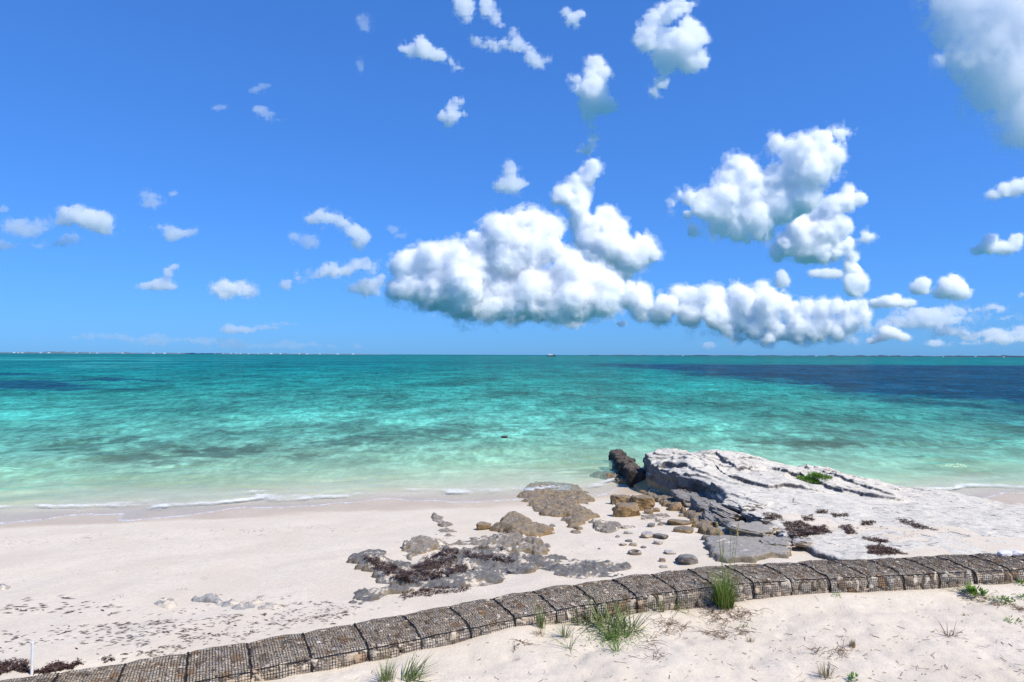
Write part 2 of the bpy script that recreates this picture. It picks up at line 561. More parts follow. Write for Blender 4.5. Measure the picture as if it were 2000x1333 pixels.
def mat_water():
    t = NT('sea_water')
    p = t.coords('World')
    dep = t.attr('depth')
    col = t.attr('body', 'Color')
    # wind ripples
    r1 = t.noise(t.coords('World', (0.55, 1.0, 1)), 1.5, 5, 0.62, 0.4)
    r2 = t.noise(t.coords('World', (0.5, 1.0, 1)), 0.30, 4, 0.6, 0.3)
    r3 = t.noise(t.coords('World', (0.6, 1.0, 1)), 6.0, 3, 0.6, 0.2)
    h = t.math('ADD', t.math('MULTIPLY', r1, 0.22), t.math('MULTIPLY', r2, 0.75))
    h = t.math('ADD', h, t.math('MULTIPLY', r3, 0.045))
    calm = t.maprange(dep, 0.05, 1.0, 0.12, 1.0)
    nrm = t.bump(t.math('MULTIPLY', h, calm), 0.9, 1.0)
    # chop: light and shade painted into the colour, dark troughs, lighter backs, bright flecks
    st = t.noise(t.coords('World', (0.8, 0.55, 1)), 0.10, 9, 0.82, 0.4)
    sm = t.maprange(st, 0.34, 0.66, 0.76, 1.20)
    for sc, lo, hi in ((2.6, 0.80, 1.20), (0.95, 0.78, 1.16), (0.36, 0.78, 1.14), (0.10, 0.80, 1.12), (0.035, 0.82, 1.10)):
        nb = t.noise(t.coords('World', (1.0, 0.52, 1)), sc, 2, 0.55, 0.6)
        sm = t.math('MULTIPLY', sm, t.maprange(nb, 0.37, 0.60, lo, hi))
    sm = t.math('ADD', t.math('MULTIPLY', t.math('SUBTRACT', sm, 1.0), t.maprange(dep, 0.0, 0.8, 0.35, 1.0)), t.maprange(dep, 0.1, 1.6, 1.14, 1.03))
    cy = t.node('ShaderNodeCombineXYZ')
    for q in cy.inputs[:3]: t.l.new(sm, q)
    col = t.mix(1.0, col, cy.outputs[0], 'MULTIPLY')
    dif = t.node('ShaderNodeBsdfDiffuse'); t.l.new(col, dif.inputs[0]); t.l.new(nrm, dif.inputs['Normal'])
    tr = t.node('ShaderNodeBsdfTransparent')
    tint = t.mix(t.maprange(dep, 0.0, 0.6), (1, 1, 1), (0.80, 0.97, 0.86))
    t.l.new(tint, tr.inputs[0])
    opac = t.math('SUBTRACT', 1.0, t.math('POWER', 2.718, t.math('MULTIPLY', t.math('MAXIMUM', dep, 0.0), -1.0)))
    m1 = t.node('ShaderNodeMixShader')
    t.l.new(opac, m1.inputs[0]); t.l.new(tr.outputs[0], m1.inputs[1]); t.l.new(dif.outputs[0], m1.inputs[2])
    gl = t.node('ShaderNodeBsdfGlossy')
    gl.inputs['Roughness'].default_value = 0.12
    t.l.new(nrm, gl.inputs['Normal'])
    fr = t.node('ShaderNodeFresnel'); fr.inputs[0].default_value = 1.33; t.l.new(nrm, fr.inputs['Normal'])
    m2 = t.node('ShaderNodeMixShader')
    t.l.new(t.math('MINIMUM', t.math('MULTIPLY', fr.outputs[0], 0.5), 0.15), m2.inputs[0])
    t.l.new(m1.outputs[0], m2.inputs[1]); t.l.new(gl.outputs[0], m2.inputs[2])
    # foam: the edge of the wash and the broken line of the little wave
    fn = t.noise(t.coords('World', (0.6, 1, 1)), 7.0, 5, 0.75, 0.8)
    fw = t.noise(p, 0.5, 3)
    e1 = t.math('MULTIPLY', t.maprange(dep, 0.0, 0.003), t.maprange(dep, 0.016, 0.004))
    e1 = t.math('MULTIPLY', e1, t.maprange(fn, 0.40, 0.58))
    d2 = t.math('ADD', dep, t.math('MULTIPLY', t.math('SUBTRACT', fn, 0.5), 0.09))
    e2 = t.math('MULTIPLY', t.maprange(d2, 0.095, 0.11), t.maprange(d2, 0.145, 0.12))
    e2 = t.math('MULTIPLY', e2, t.maprange(fw, 0.36, 0.60))
    foam = t.math('MULTIPLY', t.math('MULTIPLY', t.math('MAXIMUM', e1, e2), 0.8), t.attr('wash'))
    fo = t.node('ShaderNodeBsdfDiffuse'); fo.inputs[0].default_value = (0.78, 0.78, 0.76, 1)
    m3 = t.node('ShaderNodeMixShader')
    t.l.new(foam, m3.inputs[0]); t.l.new(m2.outputs[0], m3.inputs[1]); t.l.new(fo.outputs[0], m3.inputs[2])
    return t.done(m3.outputs[0])

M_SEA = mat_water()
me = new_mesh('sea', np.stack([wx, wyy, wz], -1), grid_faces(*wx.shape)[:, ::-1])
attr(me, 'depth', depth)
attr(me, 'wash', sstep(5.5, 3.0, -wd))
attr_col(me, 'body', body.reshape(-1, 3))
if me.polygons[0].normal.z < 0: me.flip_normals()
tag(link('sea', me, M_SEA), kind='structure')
# ------------------------------------------------------------------ clouds: real volumes, kilometres away
def mat_cloud(name, dens):
    t = NT(name)
    v = t.node('ShaderNodeVolumePrincipled')
    v.inputs['Color'].default_value = (1, 1, 1, 1)
    v.inputs['Density'].default_value = dens
    v.inputs['Anisotropy'].default_value = 0.15
    t.l.new(v.outputs[0], t.out.inputs['Volume'])
    return t.m

TAU = 0.45

def cloud(D, blobs, tau=8.0, res=2.0, rough=0.27, cell=60, base=None, billow=0.55, seed=0, depth=1.0, oct=5, soft=1.35, veil=0.07, warp=0.22, name='cloud'):
    """blobs: (px, py, rx[, ry]) in photograph pixels; the cloud stands at the distance D in metres."""
    s = D / FPX
    B = np.array([b if len(b) == 4 else (*b, b[2]) for b in blobs], float)
    rng = np.random.default_rng(seed)
    pad = 0.55 * B[:, 2:].max() + 8
    x0, x1 = (B[:, 0] - B[:, 2]).min() - pad, (B[:, 0] + B[:, 2]).max() + pad
    y0, y1 = (B[:, 1] - B[:, 3]).min() - pad, (B[:, 1] + B[:, 3]).max() + pad
    rz = np.minimum(np.maximum(B[:, 2], B[:, 3]), 1.3 * np.minimum(B[:, 2], B[:, 3])) * depth
    zo = rng.uniform(-0.5, 0.5, len(B)) * rz
    z0, z1 = (zo - rz).min() - pad * 0.7, (zo + rz).max() + pad * 0.7
    nx, ny, nz = [int((b - a) / res) + 1 for a, b in ((x0, x1), (y0, y1), (z0, z1))]
    X = (x0 + np.arange(nx) * res).astype(np.float32)
    Y = (y0 + np.arange(ny) * res).astype(np.float32)
    Z = (z0 + np.arange(nz) * res).astype(np.float32)
    shp = (nx, ny, nz)
    kk = np.median(np.minimum(B[:, 2], B[:, 3]))
    wa = warp * kk
    wx_, wy_, wz_ = (wa * lattice_fbm(shp, 0.75 * cell / res, 4, seed + 4 + k, 0.55) for k in range(3))
    F = np.full(shp, -60.0, np.float32)     # about the distance inside the cloud in pixels, smooth union
    for (bx, by, rx, ry), r_z, o in zip(B, rz, zo):
        k = min(rx, ry)
        m = 2.2 * wa + 14
        i0, i1 = np.searchsorted(X, (bx - rx - m, bx + rx + m)); j0, j1 = np.searchsorted(Y, (by - ry - m, by + ry + m)); l0, l1 = np.searchsorted(Z, (o - r_z - m, o + r_z + m))
        b_ = np.s_[i0:i1, j0:j1, l0:l1]
        q = np.sqrt(((X[i0:i1, None, None] + wx_[b_] - bx) / rx) ** 2 + ((Y[None, j0:j1, None] + wy_[b_] - by) / ry) ** 2 + ((Z[None, None, l0:l1] + wz_[b_] - o) / r_z) ** 2)
        f = (1 - q) * k
        F[b_] = np.maximum(F[b_], f) + 2.0 * np.exp(-np.abs(F[b_] - f) / 6.0)
    n1 = lattice_fbm(shp, cell / res, oct + 1, seed + 1, 0.66)
    n2 = lattice_fbm(shp, 0.36 * cell / res, oct, seed + 2, 0.66, True)
    F = F + rough * kk * ((1 - billow) * n1 + billow * n2)
    if base is not None:
        F = np.minimum(F, (base - Y)[None, :, None] * 1.0 + 2.2 * n1)
    c = at_y(B[:, 0].mean(), B[:, 1].mean(), D)
    n3 = lattice_fbm(F.shape, 0.24 * cell / res, 5, seed + 3, 0.78)
    root = None
    # thin veil, softer rind and dense heart: the same cloud thickening inwards
    for iso, w, dn in ((-0.20, 0.34, veil), (-0.06, 0.16, 0.22), (0.06, 0.06, 1.0)):
        if dn <= 0: continue
        G = F + w * kk * n3 * soft - iso * kk * soft
        if G.max() <= 0: continue
        v, q = surface_net(G, (x0, y0, z0), (res, res, res))
        # pixel frame -> world: across, down and away on the cloud's own distance
        P = at_y(v[:, 0], v[:, 1], D) + ray(v[:, 0], v[:, 1]) * (v[:, 2] * s)[:, None]
        me = new_mesh(name, P - c, q)
        m = mat_cloud('cloud', TAU * dn * tau / (kk * s))
        if root is None:
            root = tag(link(name, me, m, loc=c), kind='stuff')
        else:
            link('cloud_heart', me, m, parent=root)
    return root

CL_A = [(782,518,22),(800,510,26),(840,503,26),(872,492,18),(890,498,26),(930,520,36),(780,562,20),(810,558,26),(850,562,38),(910,560,45),(970,565,48),
        (1040,568,48),(1110,575,42),(900,598,28),(960,602,28),(1020,603,28),(1080,603,28),(1130,602,28),(1180,592,28),(935,472,22),(958,462,26),(985,452,34),
        (1018,428,20),(1040,436,26),(1068,455,28),(1030,480,45),(985,500,42),(1075,490,22),(1110,528,34),(1150,548,34),(1190,565,30)]
CL_A += [(985,600,105,24),(1090,604,90,20),(880,585,60,22)]
cloud(9000, CL_A, tau=16, base=624, seed=1)
CL_B = [(1158,324,13),(1150,345,17),(1128,362,19),(1104,380,17),(1092,384,9),(1134,388,20),(1128,412,16),(1134,438,20),(1186,420,19),(1172,446,24),(1204,446,20),
        (1150,474,28),(1190,482,36),(1228,500,32),(1256,482,22),(1268,498,17),(1214,524,24),(1186,530,22),(1160,500,28)]
cloud(10500, CL_B, tau=12, base=552, seed=7, cell=44)
CL_C = [(1228,566,16),(1220,582,22),(1256,572,18),(1250,590,26),(1300,598,24),(1326,576,17),(1348,584,22),(1376,574,16),(1398,588,24),(1438,570,15),(1450,588,24),(1488,572,17),
        (1500,592,24),(1530,592,18),(1552,610,22),(1575,600,14),(1604,604,18),(1632,596,15),(1656,606,18),(1684,602,12),(1690,622,12),(1660,630,20),(1610,632,22),(1560,634,22),
        (1500,622,26),(1450,620,26),(1400,618,26),(1345,615,26),(1290,616,20),(1250,612,16),(1420,640,16),(1470,644,18),(1530,648,18),(1590,650,18),(1640,650,16),(1500,664,12),(1440,660,10),(1560,664,10)]
cloud(12000, CL_C, tau=10, base=668, seed=13, cell=34, veil=0.08)
CL_D = [(1520,268,13),(1512,285,16),(1545,292,24),(1575,288,26),(1610,272,18),(1640,260,13),(1652,256,7),(1620,300,24),(1600,330,34),(1560,335,38),(1520,350,32),(1630,320,16),
        (1438,320,16),(1452,335,22),(1430,350,26),(1470,370,36),(1420,385,32),(1372,388,20),(1350,380,14),(1330,372,9),(1385,410,26),(1345,415,12),(1430,415,34),(1480,420,36),(1530,400,40),
        (1575,385,34),(1360,448,12),(1400,446,18),(1440,452,22),(1490,455,24),(1460,476,12),(1318,395,6),(1315,408,5)]
cloud(6000, CL_D, tau=8, seed=19, cell=62, rough=0.42, veil=0.09)
CL_E = [(1660,376,12),(1680,388,9),(1655,395,18),(1628,405,22),(1600,418,16),(1572,428,16),(1560,450,26),(1540,478,24),(1520,494,16),(1575,478,34),(1610,455,34),(1640,440,22),
        (1600,490,24),(1625,490,20),(1655,478,14),(1690,460,9),(1702,458,5),(1668,500,12),(1660,520,12),(1672,530,14),(1660,548,14),(1678,552,16),(1668,566,14)]
cloud(7000, CL_E, tau=10, seed=23, cell=40, base=578)
CL_F = [(1318,12,18),(1340,18,10),(1300,28,16),(1275,45,15),(1262,68,20),(1270,82,16),(1290,72,12),(1345,50,16),(1356,72,16),(1330,85,28),(1300,105,26),(1340,118,24),(1360,112,14),
        (1305,130,18),(1294,155,13),(1280,178,9),(1325,75,14),(1362,128,9)]
cloud(2600, CL_F, tau=3.2, seed=29, cell=34, rough=0.55, veil=0.10, warp=0.5, soft=1.4)
CL_G = [(1160,128,16),(1176,142,14),(1154,148,16),(1122,160,9),(1112,155,6),(1134,178,14),(1160,178,28),(1180,205,20),(1150,205,22),(1146,228,14),(1160,222,14),(1155,246,8),(1162,268,8),
        (1156,280,9),(1142,292,10),(1128,296,6)]
cloud(2700, CL_G, tau=3.2, seed=31, cell=32, rough=0.5, veil=0.10, warp=0.5, soft=1.4)
CL_H = [(786,92,9),(800,98,12),(818,82,11),(826,98,15),(850,108,12),(866,112,8),(884,120,7),(893,130,8)]
cloud(2600, CL_H, tau=1.6, seed=37, cell=22, rough=0.6, veil=0.14, warp=0.5, soft=1.4)
CL_I = [(905,10,18,26),(912,38,10),(950,12,14,20),(968,35,11),(978,48,7),(935,82,13,8),(960,88,13,9),(985,84,9),(1000,66,9),(1010,90,16),(1032,96,10),(1040,112,16),(1052,126,11),(1068,114,6)]
cloud(2400, CL_I, tau=1.0, seed=41, cell=26, rough=0.75, veil=0.2, warp=0.5, soft=1.4)
cloud(2500, [(1105,20,7),(1118,34,13),(1135,28,9),(1124,46,8)], tau=1.3, seed=43, cell=18, rough=0.6, veil=0.15, warp=0.6, soft=1.5)
cloud(3200, [(884,212,11),(895,200,8),(868,226,11),(888,228,14),(880,244,8),(905,222,8)], tau=1.6, seed=47, cell=20, rough=0.6, veil=0.15, warp=0.6, soft=1.5)
cloud(4200, [(990,326,10),(995,345,15),(985,362,16),(1005,362,16),(972,366,10),(1025,358,9)], tau=1.5, seed=53, cell=24, rough=0.6, veil=0.15, warp=0.6, soft=1.5)
CL_K = [(1802,50,7),(1820,38,13),(1830,15,16),(1860,70,34),(1900,40,50),(1960,60,70),(1890,110,46),(1940,150,60),(1985,120,60),(1870,150,22),(1885,190,18),(1925,205,22),(1975,215,38),(1990,262,18),(2050,100,110),(2040,220,60),(2000,-20,80),(1890,-20,60)]
cloud(2000, [(a, b, 1.22 * r) for a, b, r in CL_K], tau=2.6, seed=59, cell=110, rough=0.45, veil=0.10, res=3, depth=0.6)
cloud(6500, [(1940,380,14,9),(1965,370,20,13),(1990,364,18,14),(2015,360,20,14)], tau=3.5, seed=61, cell=26, veil=0.1)
cloud(6800, [(1910,490,16,9),(1932,478,16,17),(1940,466,9),(1960,484,24,13),(1980,474,13,14),(1990,462,6)], tau=4, seed=67, cell=24, base=500, veil=0.1)
cloud(8500, [(1790,562,12,10),(1800,556,14),(1812,552,7),(1798,570,18,8)], tau=4, seed=71, cell=18, base=575)
cloud(8500, [(1862,548,12),(1850,562,18),(1870,568,20),(1845,574,22,10),(1882,574,14,9)], tau=6, seed=73, cell=20, base=584)
cloud(11000, [(1708,594,14,8),(1735,590,20,11),(1750,582,9),(1768,595,14,8),(1782,592,8,6)], tau=4, seed=79, cell=16, base=605)
cloud(11500, [(1728,648,12),(1745,650,14,11),(1765,660,14,8),(1720,660,14,7),(1705,668,12,5)], tau=3, seed=83, cell=14, base=672)
cloud(9000, [(1528,540,11),(1522,552,10),(1535,552,9)], tau=3, seed=89, cell=12)
cloud(9500, [(1590,535,16,8),(1615,534,18,8),(1635,536,12,7)], tau=2.6, seed=97, cell=16, base=546)
# thin scattered ones over the other half of the sky
THIN = [
    (5200, [(128,412,16,10),(150,405,16,9),(165,425,34,16),(195,440,24,12),(140,434,30,9),(212,450,16,7)], 1.9),
    (5200, [(8,410,14,9),(42,440,34,12),(60,452,30,8)], 0.7),
    (5300, [(118,470,24,10),(150,466,14,8),(60,478,32,9),(14,484,26,9)], 1.0),
    (5600, [(318,448,16,7),(340,458,24,9),(362,454,14,6)], 1.1),
    (5400, [(284,378,10,7),(300,386,16,8),(296,400,14,7),(340,380,8,5)], 0.6),
    (6000, [(612,424,12,10),(628,414,12,8),(648,426,16,9),(668,440,13,9),(690,456,15,10),(708,464,14,9),(700,474,14,9)], 1.7),
    (6200, [(575,466,9,7),(595,474,16,9),(612,476,9,8)], 0.8),
    (8000, [(588,544,14,9),(618,538,22,11),(650,530,24,14),(680,532,22,12),(712,520,20,12),(735,520,10,8)], 2.4),
    (8200, [(690,566,14,9),(712,560,20,13),(735,550,12,10),(720,572,22,8)], 2.2),
    (8600, [(432,565,16,9),(452,562,22,12),(475,568,18,10),(462,574,26,7)], 3.0),
    (8800, [(558,560,9,7),(562,552,5,4)], 1.2),
    (8500, [(285,560,18,5),(310,556,22,7),(326,560,14,6),(330,534,8,8),(342,524,8,6)], 1.6),
    (4600, [(508,214,16,7),(528,224,18,7),(548,234,12,5)], 0.6),
    (4600, [(498,176,14,5),(518,168,12,5)], 0.4),
    (4800, [(428,212,12,5)], 0.4),
    (3000, [(712,44,12,11),(705,125,9,12)], 0.5),
    (5600, [(768,450,10,7),(780,462,9,6)], 0.5),
    (12500, [(455,642,18,8),(480,646,20,6),(520,640,30,4),(560,633,22,3)], 0.8),
    (12500, [(880,612,11,7),(845,617,5,4)], 2.4),
    (12000, [(1115,634,12,8),(1128,628,8,6)], 3.0),
    (12500, [(1213,634,12,6)], 2.0),
    (11000, [(1388,673,14,5)], 0.7),
    (12500, [(1825,672,14,6),(1960,664,26,8),(1988,658,14,7),(1890,670,14,4)], 1.3),
    (12300, [(1450,655,90,14),(1580,660,110,14),(1690,640,60,12)], 1.4),
    (12800, [(1850,622,60,10),(1900,604,46,7),(1820,612,60,14),(1855,650,26,9), (1760,630,60,10), (1940,655,60,10)], 2.0),
    (12600, [(380,668,120,7),(560,676,140,6),(200,660,110,6)], 0.35),
    (12000, [(1960,620,20,5),(1990,640,14,6),(1995,578,8,7)], 1.2),
]
for i, (D_, bl_, ta_) in enumerate(THIN):
    cloud(D_, bl_, tau=ta_ * 0.6, seed=200 + 9 * i, cell=26, rough=0.8, veil=0.16, billow=0.25, res=1.6, warp=0.75, soft=1.5)
# ------------------------------------------------------------------ rocks
def mat_rock(name, top, side, low=None, lowz=0.5, patch=None, patch_amt=0.5, sand=0.0, bumps=1.0, space='World', var=1.0, crack=0.0):
    t = NT(name)
    p = t.coords(space)
    g = t.node('ShaderNodeNewGeometry')
    sn = t.node('ShaderNodeSeparateXYZ'); t.l.new(g.outputs['Normal'], sn.inputs[0])
    sp = t.node('ShaderNodeSeparateXYZ'); t.l.new(g.outputs['Position'], sp.inputs[0])
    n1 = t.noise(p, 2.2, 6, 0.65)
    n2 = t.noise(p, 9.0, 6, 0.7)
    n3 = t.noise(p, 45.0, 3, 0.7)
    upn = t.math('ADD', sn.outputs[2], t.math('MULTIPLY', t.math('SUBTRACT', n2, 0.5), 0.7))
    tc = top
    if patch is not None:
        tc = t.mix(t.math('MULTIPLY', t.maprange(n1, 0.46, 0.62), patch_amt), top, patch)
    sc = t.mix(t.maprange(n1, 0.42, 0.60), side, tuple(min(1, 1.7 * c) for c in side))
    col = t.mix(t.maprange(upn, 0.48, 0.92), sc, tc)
    if low is not None:
        lz = t.math('ADD', sp.outputs[2], t.math('MULTIPLY', t.math('SUBTRACT', n1, 0.5), 0.5))
        col = t.mix(t.maprange(lz, lowz + 0.12, lowz - 0.08), col, low)
    v = t.maprange(n2, 0.25, 0.75, 1 - 0.30 * var, 1 + 0.22 * var)
    cx = t.node('ShaderNodeCombineXYZ')
    for s in cx.inputs[:3]: t.l.new(v, s)
    col = t.mix(1.0, col, cx.outputs[0], 'MULTIPLY')
    pits = t.maprange(n3, 0.62, 0.74, 0, 0.6)
    col = t.mix(pits, col, tuple(0.45 * c for c in side))
    if crack > 0:
        ve = t.vor(t.coords(space, (0.55, 1.5, 1.0)), 1.15, 'DISTANCE_TO_EDGE')
        wv = t.math('ADD', ve, t.math('MULTIPLY', t.math('SUBTRACT', n2, 0.5), 0.10))
        ck = t.math('MULTIPLY', t.maprange(wv, 0.028, 0.006), t.maprange(n1, 0.44, 0.56))
        col = t.mix(t.math('MULTIPLY', ck, crack), col, (0.13, 0.12, 0.115))
    if sand > 0:
        sd = t.maprange(t.math('ADD', n1, t.math('MULTIPLY', n2, 0.6)), 0.98 - 0.34 * sand, 1.08 - 0.34 * sand)
        sd = t.math('MULTIPLY', sd, t.maprange(sn.outputs[2], 0.55, 0.85))
        col = t.mix(sd, col, (0.66, 0.562, 0.43))
    h = t.math('ADD', t.math('MULTIPLY', n2, 0.8), t.math('MULTIPLY', n3, 0.25))
    nrm = t.bump(h, 0.75 * bumps, 0.06)
    t.pbsdf(col, 0.92, nrm, 0.2)
    return t.m

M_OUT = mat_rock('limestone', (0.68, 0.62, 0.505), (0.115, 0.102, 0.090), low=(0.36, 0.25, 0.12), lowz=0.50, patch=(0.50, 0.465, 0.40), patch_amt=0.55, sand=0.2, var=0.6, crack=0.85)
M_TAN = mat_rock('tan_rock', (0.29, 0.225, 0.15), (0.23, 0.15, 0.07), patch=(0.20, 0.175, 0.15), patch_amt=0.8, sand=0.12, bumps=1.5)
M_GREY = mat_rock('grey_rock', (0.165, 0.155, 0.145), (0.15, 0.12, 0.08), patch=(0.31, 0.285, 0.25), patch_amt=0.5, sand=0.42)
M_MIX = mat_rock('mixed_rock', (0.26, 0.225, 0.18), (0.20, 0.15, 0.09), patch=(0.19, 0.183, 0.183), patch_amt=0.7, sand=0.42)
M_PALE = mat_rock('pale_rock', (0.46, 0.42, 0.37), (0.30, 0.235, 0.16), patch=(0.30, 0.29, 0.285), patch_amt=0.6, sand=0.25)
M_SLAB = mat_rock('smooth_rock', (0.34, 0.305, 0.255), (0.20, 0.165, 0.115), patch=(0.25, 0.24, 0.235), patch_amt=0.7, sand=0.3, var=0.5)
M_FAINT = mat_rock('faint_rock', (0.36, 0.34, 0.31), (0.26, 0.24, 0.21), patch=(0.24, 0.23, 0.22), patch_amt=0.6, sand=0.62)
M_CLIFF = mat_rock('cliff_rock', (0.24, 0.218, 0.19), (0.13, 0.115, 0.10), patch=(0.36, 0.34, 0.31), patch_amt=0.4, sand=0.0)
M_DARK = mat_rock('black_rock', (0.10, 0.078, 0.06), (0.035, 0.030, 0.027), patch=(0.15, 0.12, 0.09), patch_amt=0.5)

# the outcrop: a tilted, ledged limestone platform with a broken cliff along one side
def build_outcrop():
    h = 0.055
    X = np.arange(4.9, 24.0, h); Y = np.arange(14.6, 32.6, h); Z = np.arange(-0.5, 1.95, h)
    x2, y2 = np.meshgrid(X, Y, indexing='ij')
    far = np.array([(4, 31.6), (5.6, 31.3), (7.5, 31.0), (10.2, 30.2), (12, 29.7), (13.8, 28.9), (14.9, 27.7), (16, 27.0), (17.8, 25.2), (20, 23.2), (24, 20.5)])
    yf = np.interp(x2, far[:, 0], far[:, 1]) + 0.30 * fbm(x2 / 1.6, y2 / 1.6, octaves=4, seed=301)
    zt = rock_top(x2, y2)
    # ledges: beds stepping up towards the sea, with irregular fronts, and finer terracing between
    zt = zt - 0.26 * sstep(19, 25, y2) * sstep(17, 13, x2)
    wob = 0.16 * fbm(x2 / 0.9, y2 / 0.9, octaves=4, seed=303)
    wob = wob + 0.22 * (hash01(np.floor(x2 / 0.75 + 0.4 * vnoise(x2, y2, seed=302)), np.floor(y2 / 3)) - 0.5)
    for pts, up in ((((1380,944),(1416,966),(1446,975),(1480,985)), 0.20), (((1300,912),(1391,918),(1427,938),(1446,951),(1500,954),(1532,951),(1580,958)), 0.20),
                    (((1400,905),(1440,926),(1500,918),(1550,922),(1568,932),(1622,944),(1658,959),(1712,963),(1760,966)), 0.17), (((1480,897),(1556,906),(1610,920),(1670,938),(1700,946),(1740,954)), 0.13)):
        W_ = at_z(np.array([p[0] for p in pts], float), np.array([p[1] for p in pts], float), 1.2)
        xs = W_[:, 0]; o_ = np.argsort(xs)
        yl = np.interp(x2, xs[o_], W_[o_, 1])
        ends = sstep(xs.min() - 1.2, xs.min() + 0.3, x2) * sstep(xs.max() + 1.5, xs.max() - 0.8, x2)
        zt = zt + up * ends * sstep(-0.05, 0.07, y2 - yl + wob) * (0.75 + 0.5 * vnoise(x2 / 1.1, y2 / 1.1, seed=308))
    f = (0.62 * (y2 - 24) * 0.16 + 0.10 * (x2 - 8)) + 0.9 * fbm(x2 / 3.2, y2 / 2.2, octaves=4, seed=309)
    q = f * 2.6
    ter = (np.floor(q) + sstep(0.0, 0.14, q - np.floor(q)) - q)
    amp = 0.03 + 0.085 * sstep(24.5, 27.5, y2 + 0.5 * vnoise(x2 / 2, y2 / 2, seed=304)) * sstep(18, 13, x2)
    zt = zt + amp * ter + (0.014 + 0.018 * sstep(24, 27, y2)) * fbm(x2 / 0.7, y2 / 0.7, octaves=4, seed=305, gain=0.6) + 0.06 * sstep(27.5, 29.5, y2) * sstep(15, 9, x2)
    # joints
    j = np.abs(vnoise(x2 / 1.4 + 0.5 * y2, y2 / 3.5, seed=306))
    zt = zt - 0.10 * sstep(0.05, 0.0, j) * sstep(22, 25, y2)
    # rim falls to the sea on the far side
    rim = sstep(-0.05, 0.55, yf - y2)
    zt = zt * rim + (-0.6) * (1 - rim)
    xe = np.interp(Y, CLIFF[:, 1], CLIFF[:, 0])
    F = np.empty((len(X), len(Y), len(Z)), np.float32)
    yy = Y[None, :]
    nl = lattice_fbm(F.shape, 14, 4, 331, 0.6)
    for k, z in enumerate(Z):
        bed = (z + 0.05 * (Y - 24) + 0.06 * vnoise(Y / 1.5, 0 * Y, seed=311)) / 0.21
        b = np.floor(bed)
        jn = np.floor(Y / (0.7 + 0.9 * hash01(b, b * 0 + 3)) + 7 * hash01(b, b * 0 + 4))
        off = 0.62 * hash01(b, jn, b * 0 + 5) - 0.10
        off = off * np.interp(Y, [15, 17, 25, 27, 31], [0.5, 0.9, 0.95, 0.32, 0.22])
        lean = np.interp(Y, [15, 18, 25, 26.5, 31], [0.6, 0.85, 0.75, 0.10, 0.05]) * (z / 1.3)      # nearer the shore the face is broken and laid back
        under = 0.04 * sstep(0.75, 0.45, z) * sstep(25.5, 27.5, Y) * sstep(0.0, 0.30, z)
        e = xe + off + lean + under - 0.45 * sstep(0.42, 0.12, z) * sstep(25, 27, Y)
        side = X[:, None] - e[None, :]
        top = zt - z
        F[:, :, k] = np.minimum(side, top * 0.9)
    F += np.interp(Y, [18, 24, 27], [0.03, 0.04, 0.05])[None, :, None].astype(np.float32) * nl
    v, fq = surface_net(F, (X[0], Y[0], Z[0]), (h, h, h))
    me = new_mesh('limestone_outcrop', v, fq[:, ::-1])
    # faces must point outwards
    up = [p.normal.z for p in me.polygons if abs(p.normal.z) > 0.8][:4000]
    cz = [p.center.z for p in me.polygons if abs(p.normal.z) > 0.8][:4000]
    if np.mean([u for u, c in zip(up, cz) if c > 0.6] or [1]) < 0: me.flip_normals()
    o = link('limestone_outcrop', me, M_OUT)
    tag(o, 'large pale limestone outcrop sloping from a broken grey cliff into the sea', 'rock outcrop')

build_outcrop()

def rock_shape(seed, n=26, planes=11, rough=0.10, blocky=0.0, strata=0.0):
    """An angular stone inside the unit box (half sizes 1): random cutting planes, softened and pitted."""
    rng = np.random.default_rng(seed)
    a = np.linspace(-1.15, 1.15, n)
    x, y, z = np.meshgrid(a, a, a, indexing='ij')
    F = np.full(x.shape, 9.0)
    d = [(1, 0, 0), (-1, 0, 0), (0, 1, 0), (0, -1, 0), (0, 0, 1), (0, 0, -1)]
    for k in d:
        k = np.array(k) + rng.normal(0, 0.13, 3); k /= np.linalg.norm(k)
        F = np.minimum(F, rng.uniform(0.86, 0.97) - (k[0] * x + k[1] * y + k[2] * z))
    for _ in range(planes):
        k = rng.normal(0, 1, 3); k /= np.linalg.norm(k)
        F = np.minimum(F, rng.uniform(0.80, 1.05 + 0.25 * blocky) - (k[0] * x + k[1] * y + k[2] * z))
    s = seed * 3.1
    F = F + rough * (0.7 * fbm(x * 1.6 + s, y * 1.6, z * 1.6, octaves=3, seed=seed) + 0.25 * -np.abs(vnoise(x * 3 + s, y * 3, z * 5, seed=seed + 9)))
    if strata > 0:
        bed = z * 2.6 + 0.5 * x + 0.3 * vnoise(x * 2, y * 2, seed=seed + 4)
        F = F + strata * (hash01(np.floor(bed), np.floor(x * 1.2 + 3 * hash01(np.floor(bed), seed)), np.floor(y * 1.5)) - 0.6) - strata * 0.5 * (np.abs(bed - np.round(bed)) < 0.10)
    h = a[1] - a[0]
    v, q = surface_net(F, (a[0],) * 3, (h,) * 3)
    return v, q[:, ::-1]

def rot(v, rz=0.0, rx=0.0, ry=0.0):
    m = np.array(Matrix.Rotation(rz, 3, 'Z') @ Matrix.Rotation(ry, 3, 'Y') @ Matrix.Rotation(rx, 3, 'X'))
    return v @ m.T

def outward(me):
    """Make a closed star-shaped mesh face outwards."""
    p = me.polygons[len(me.polygons) // 2]
    s = sum((q.center.dot(q.normal)) for q in me.polygons)
    if s < 0: me.flip_normals()
    return me

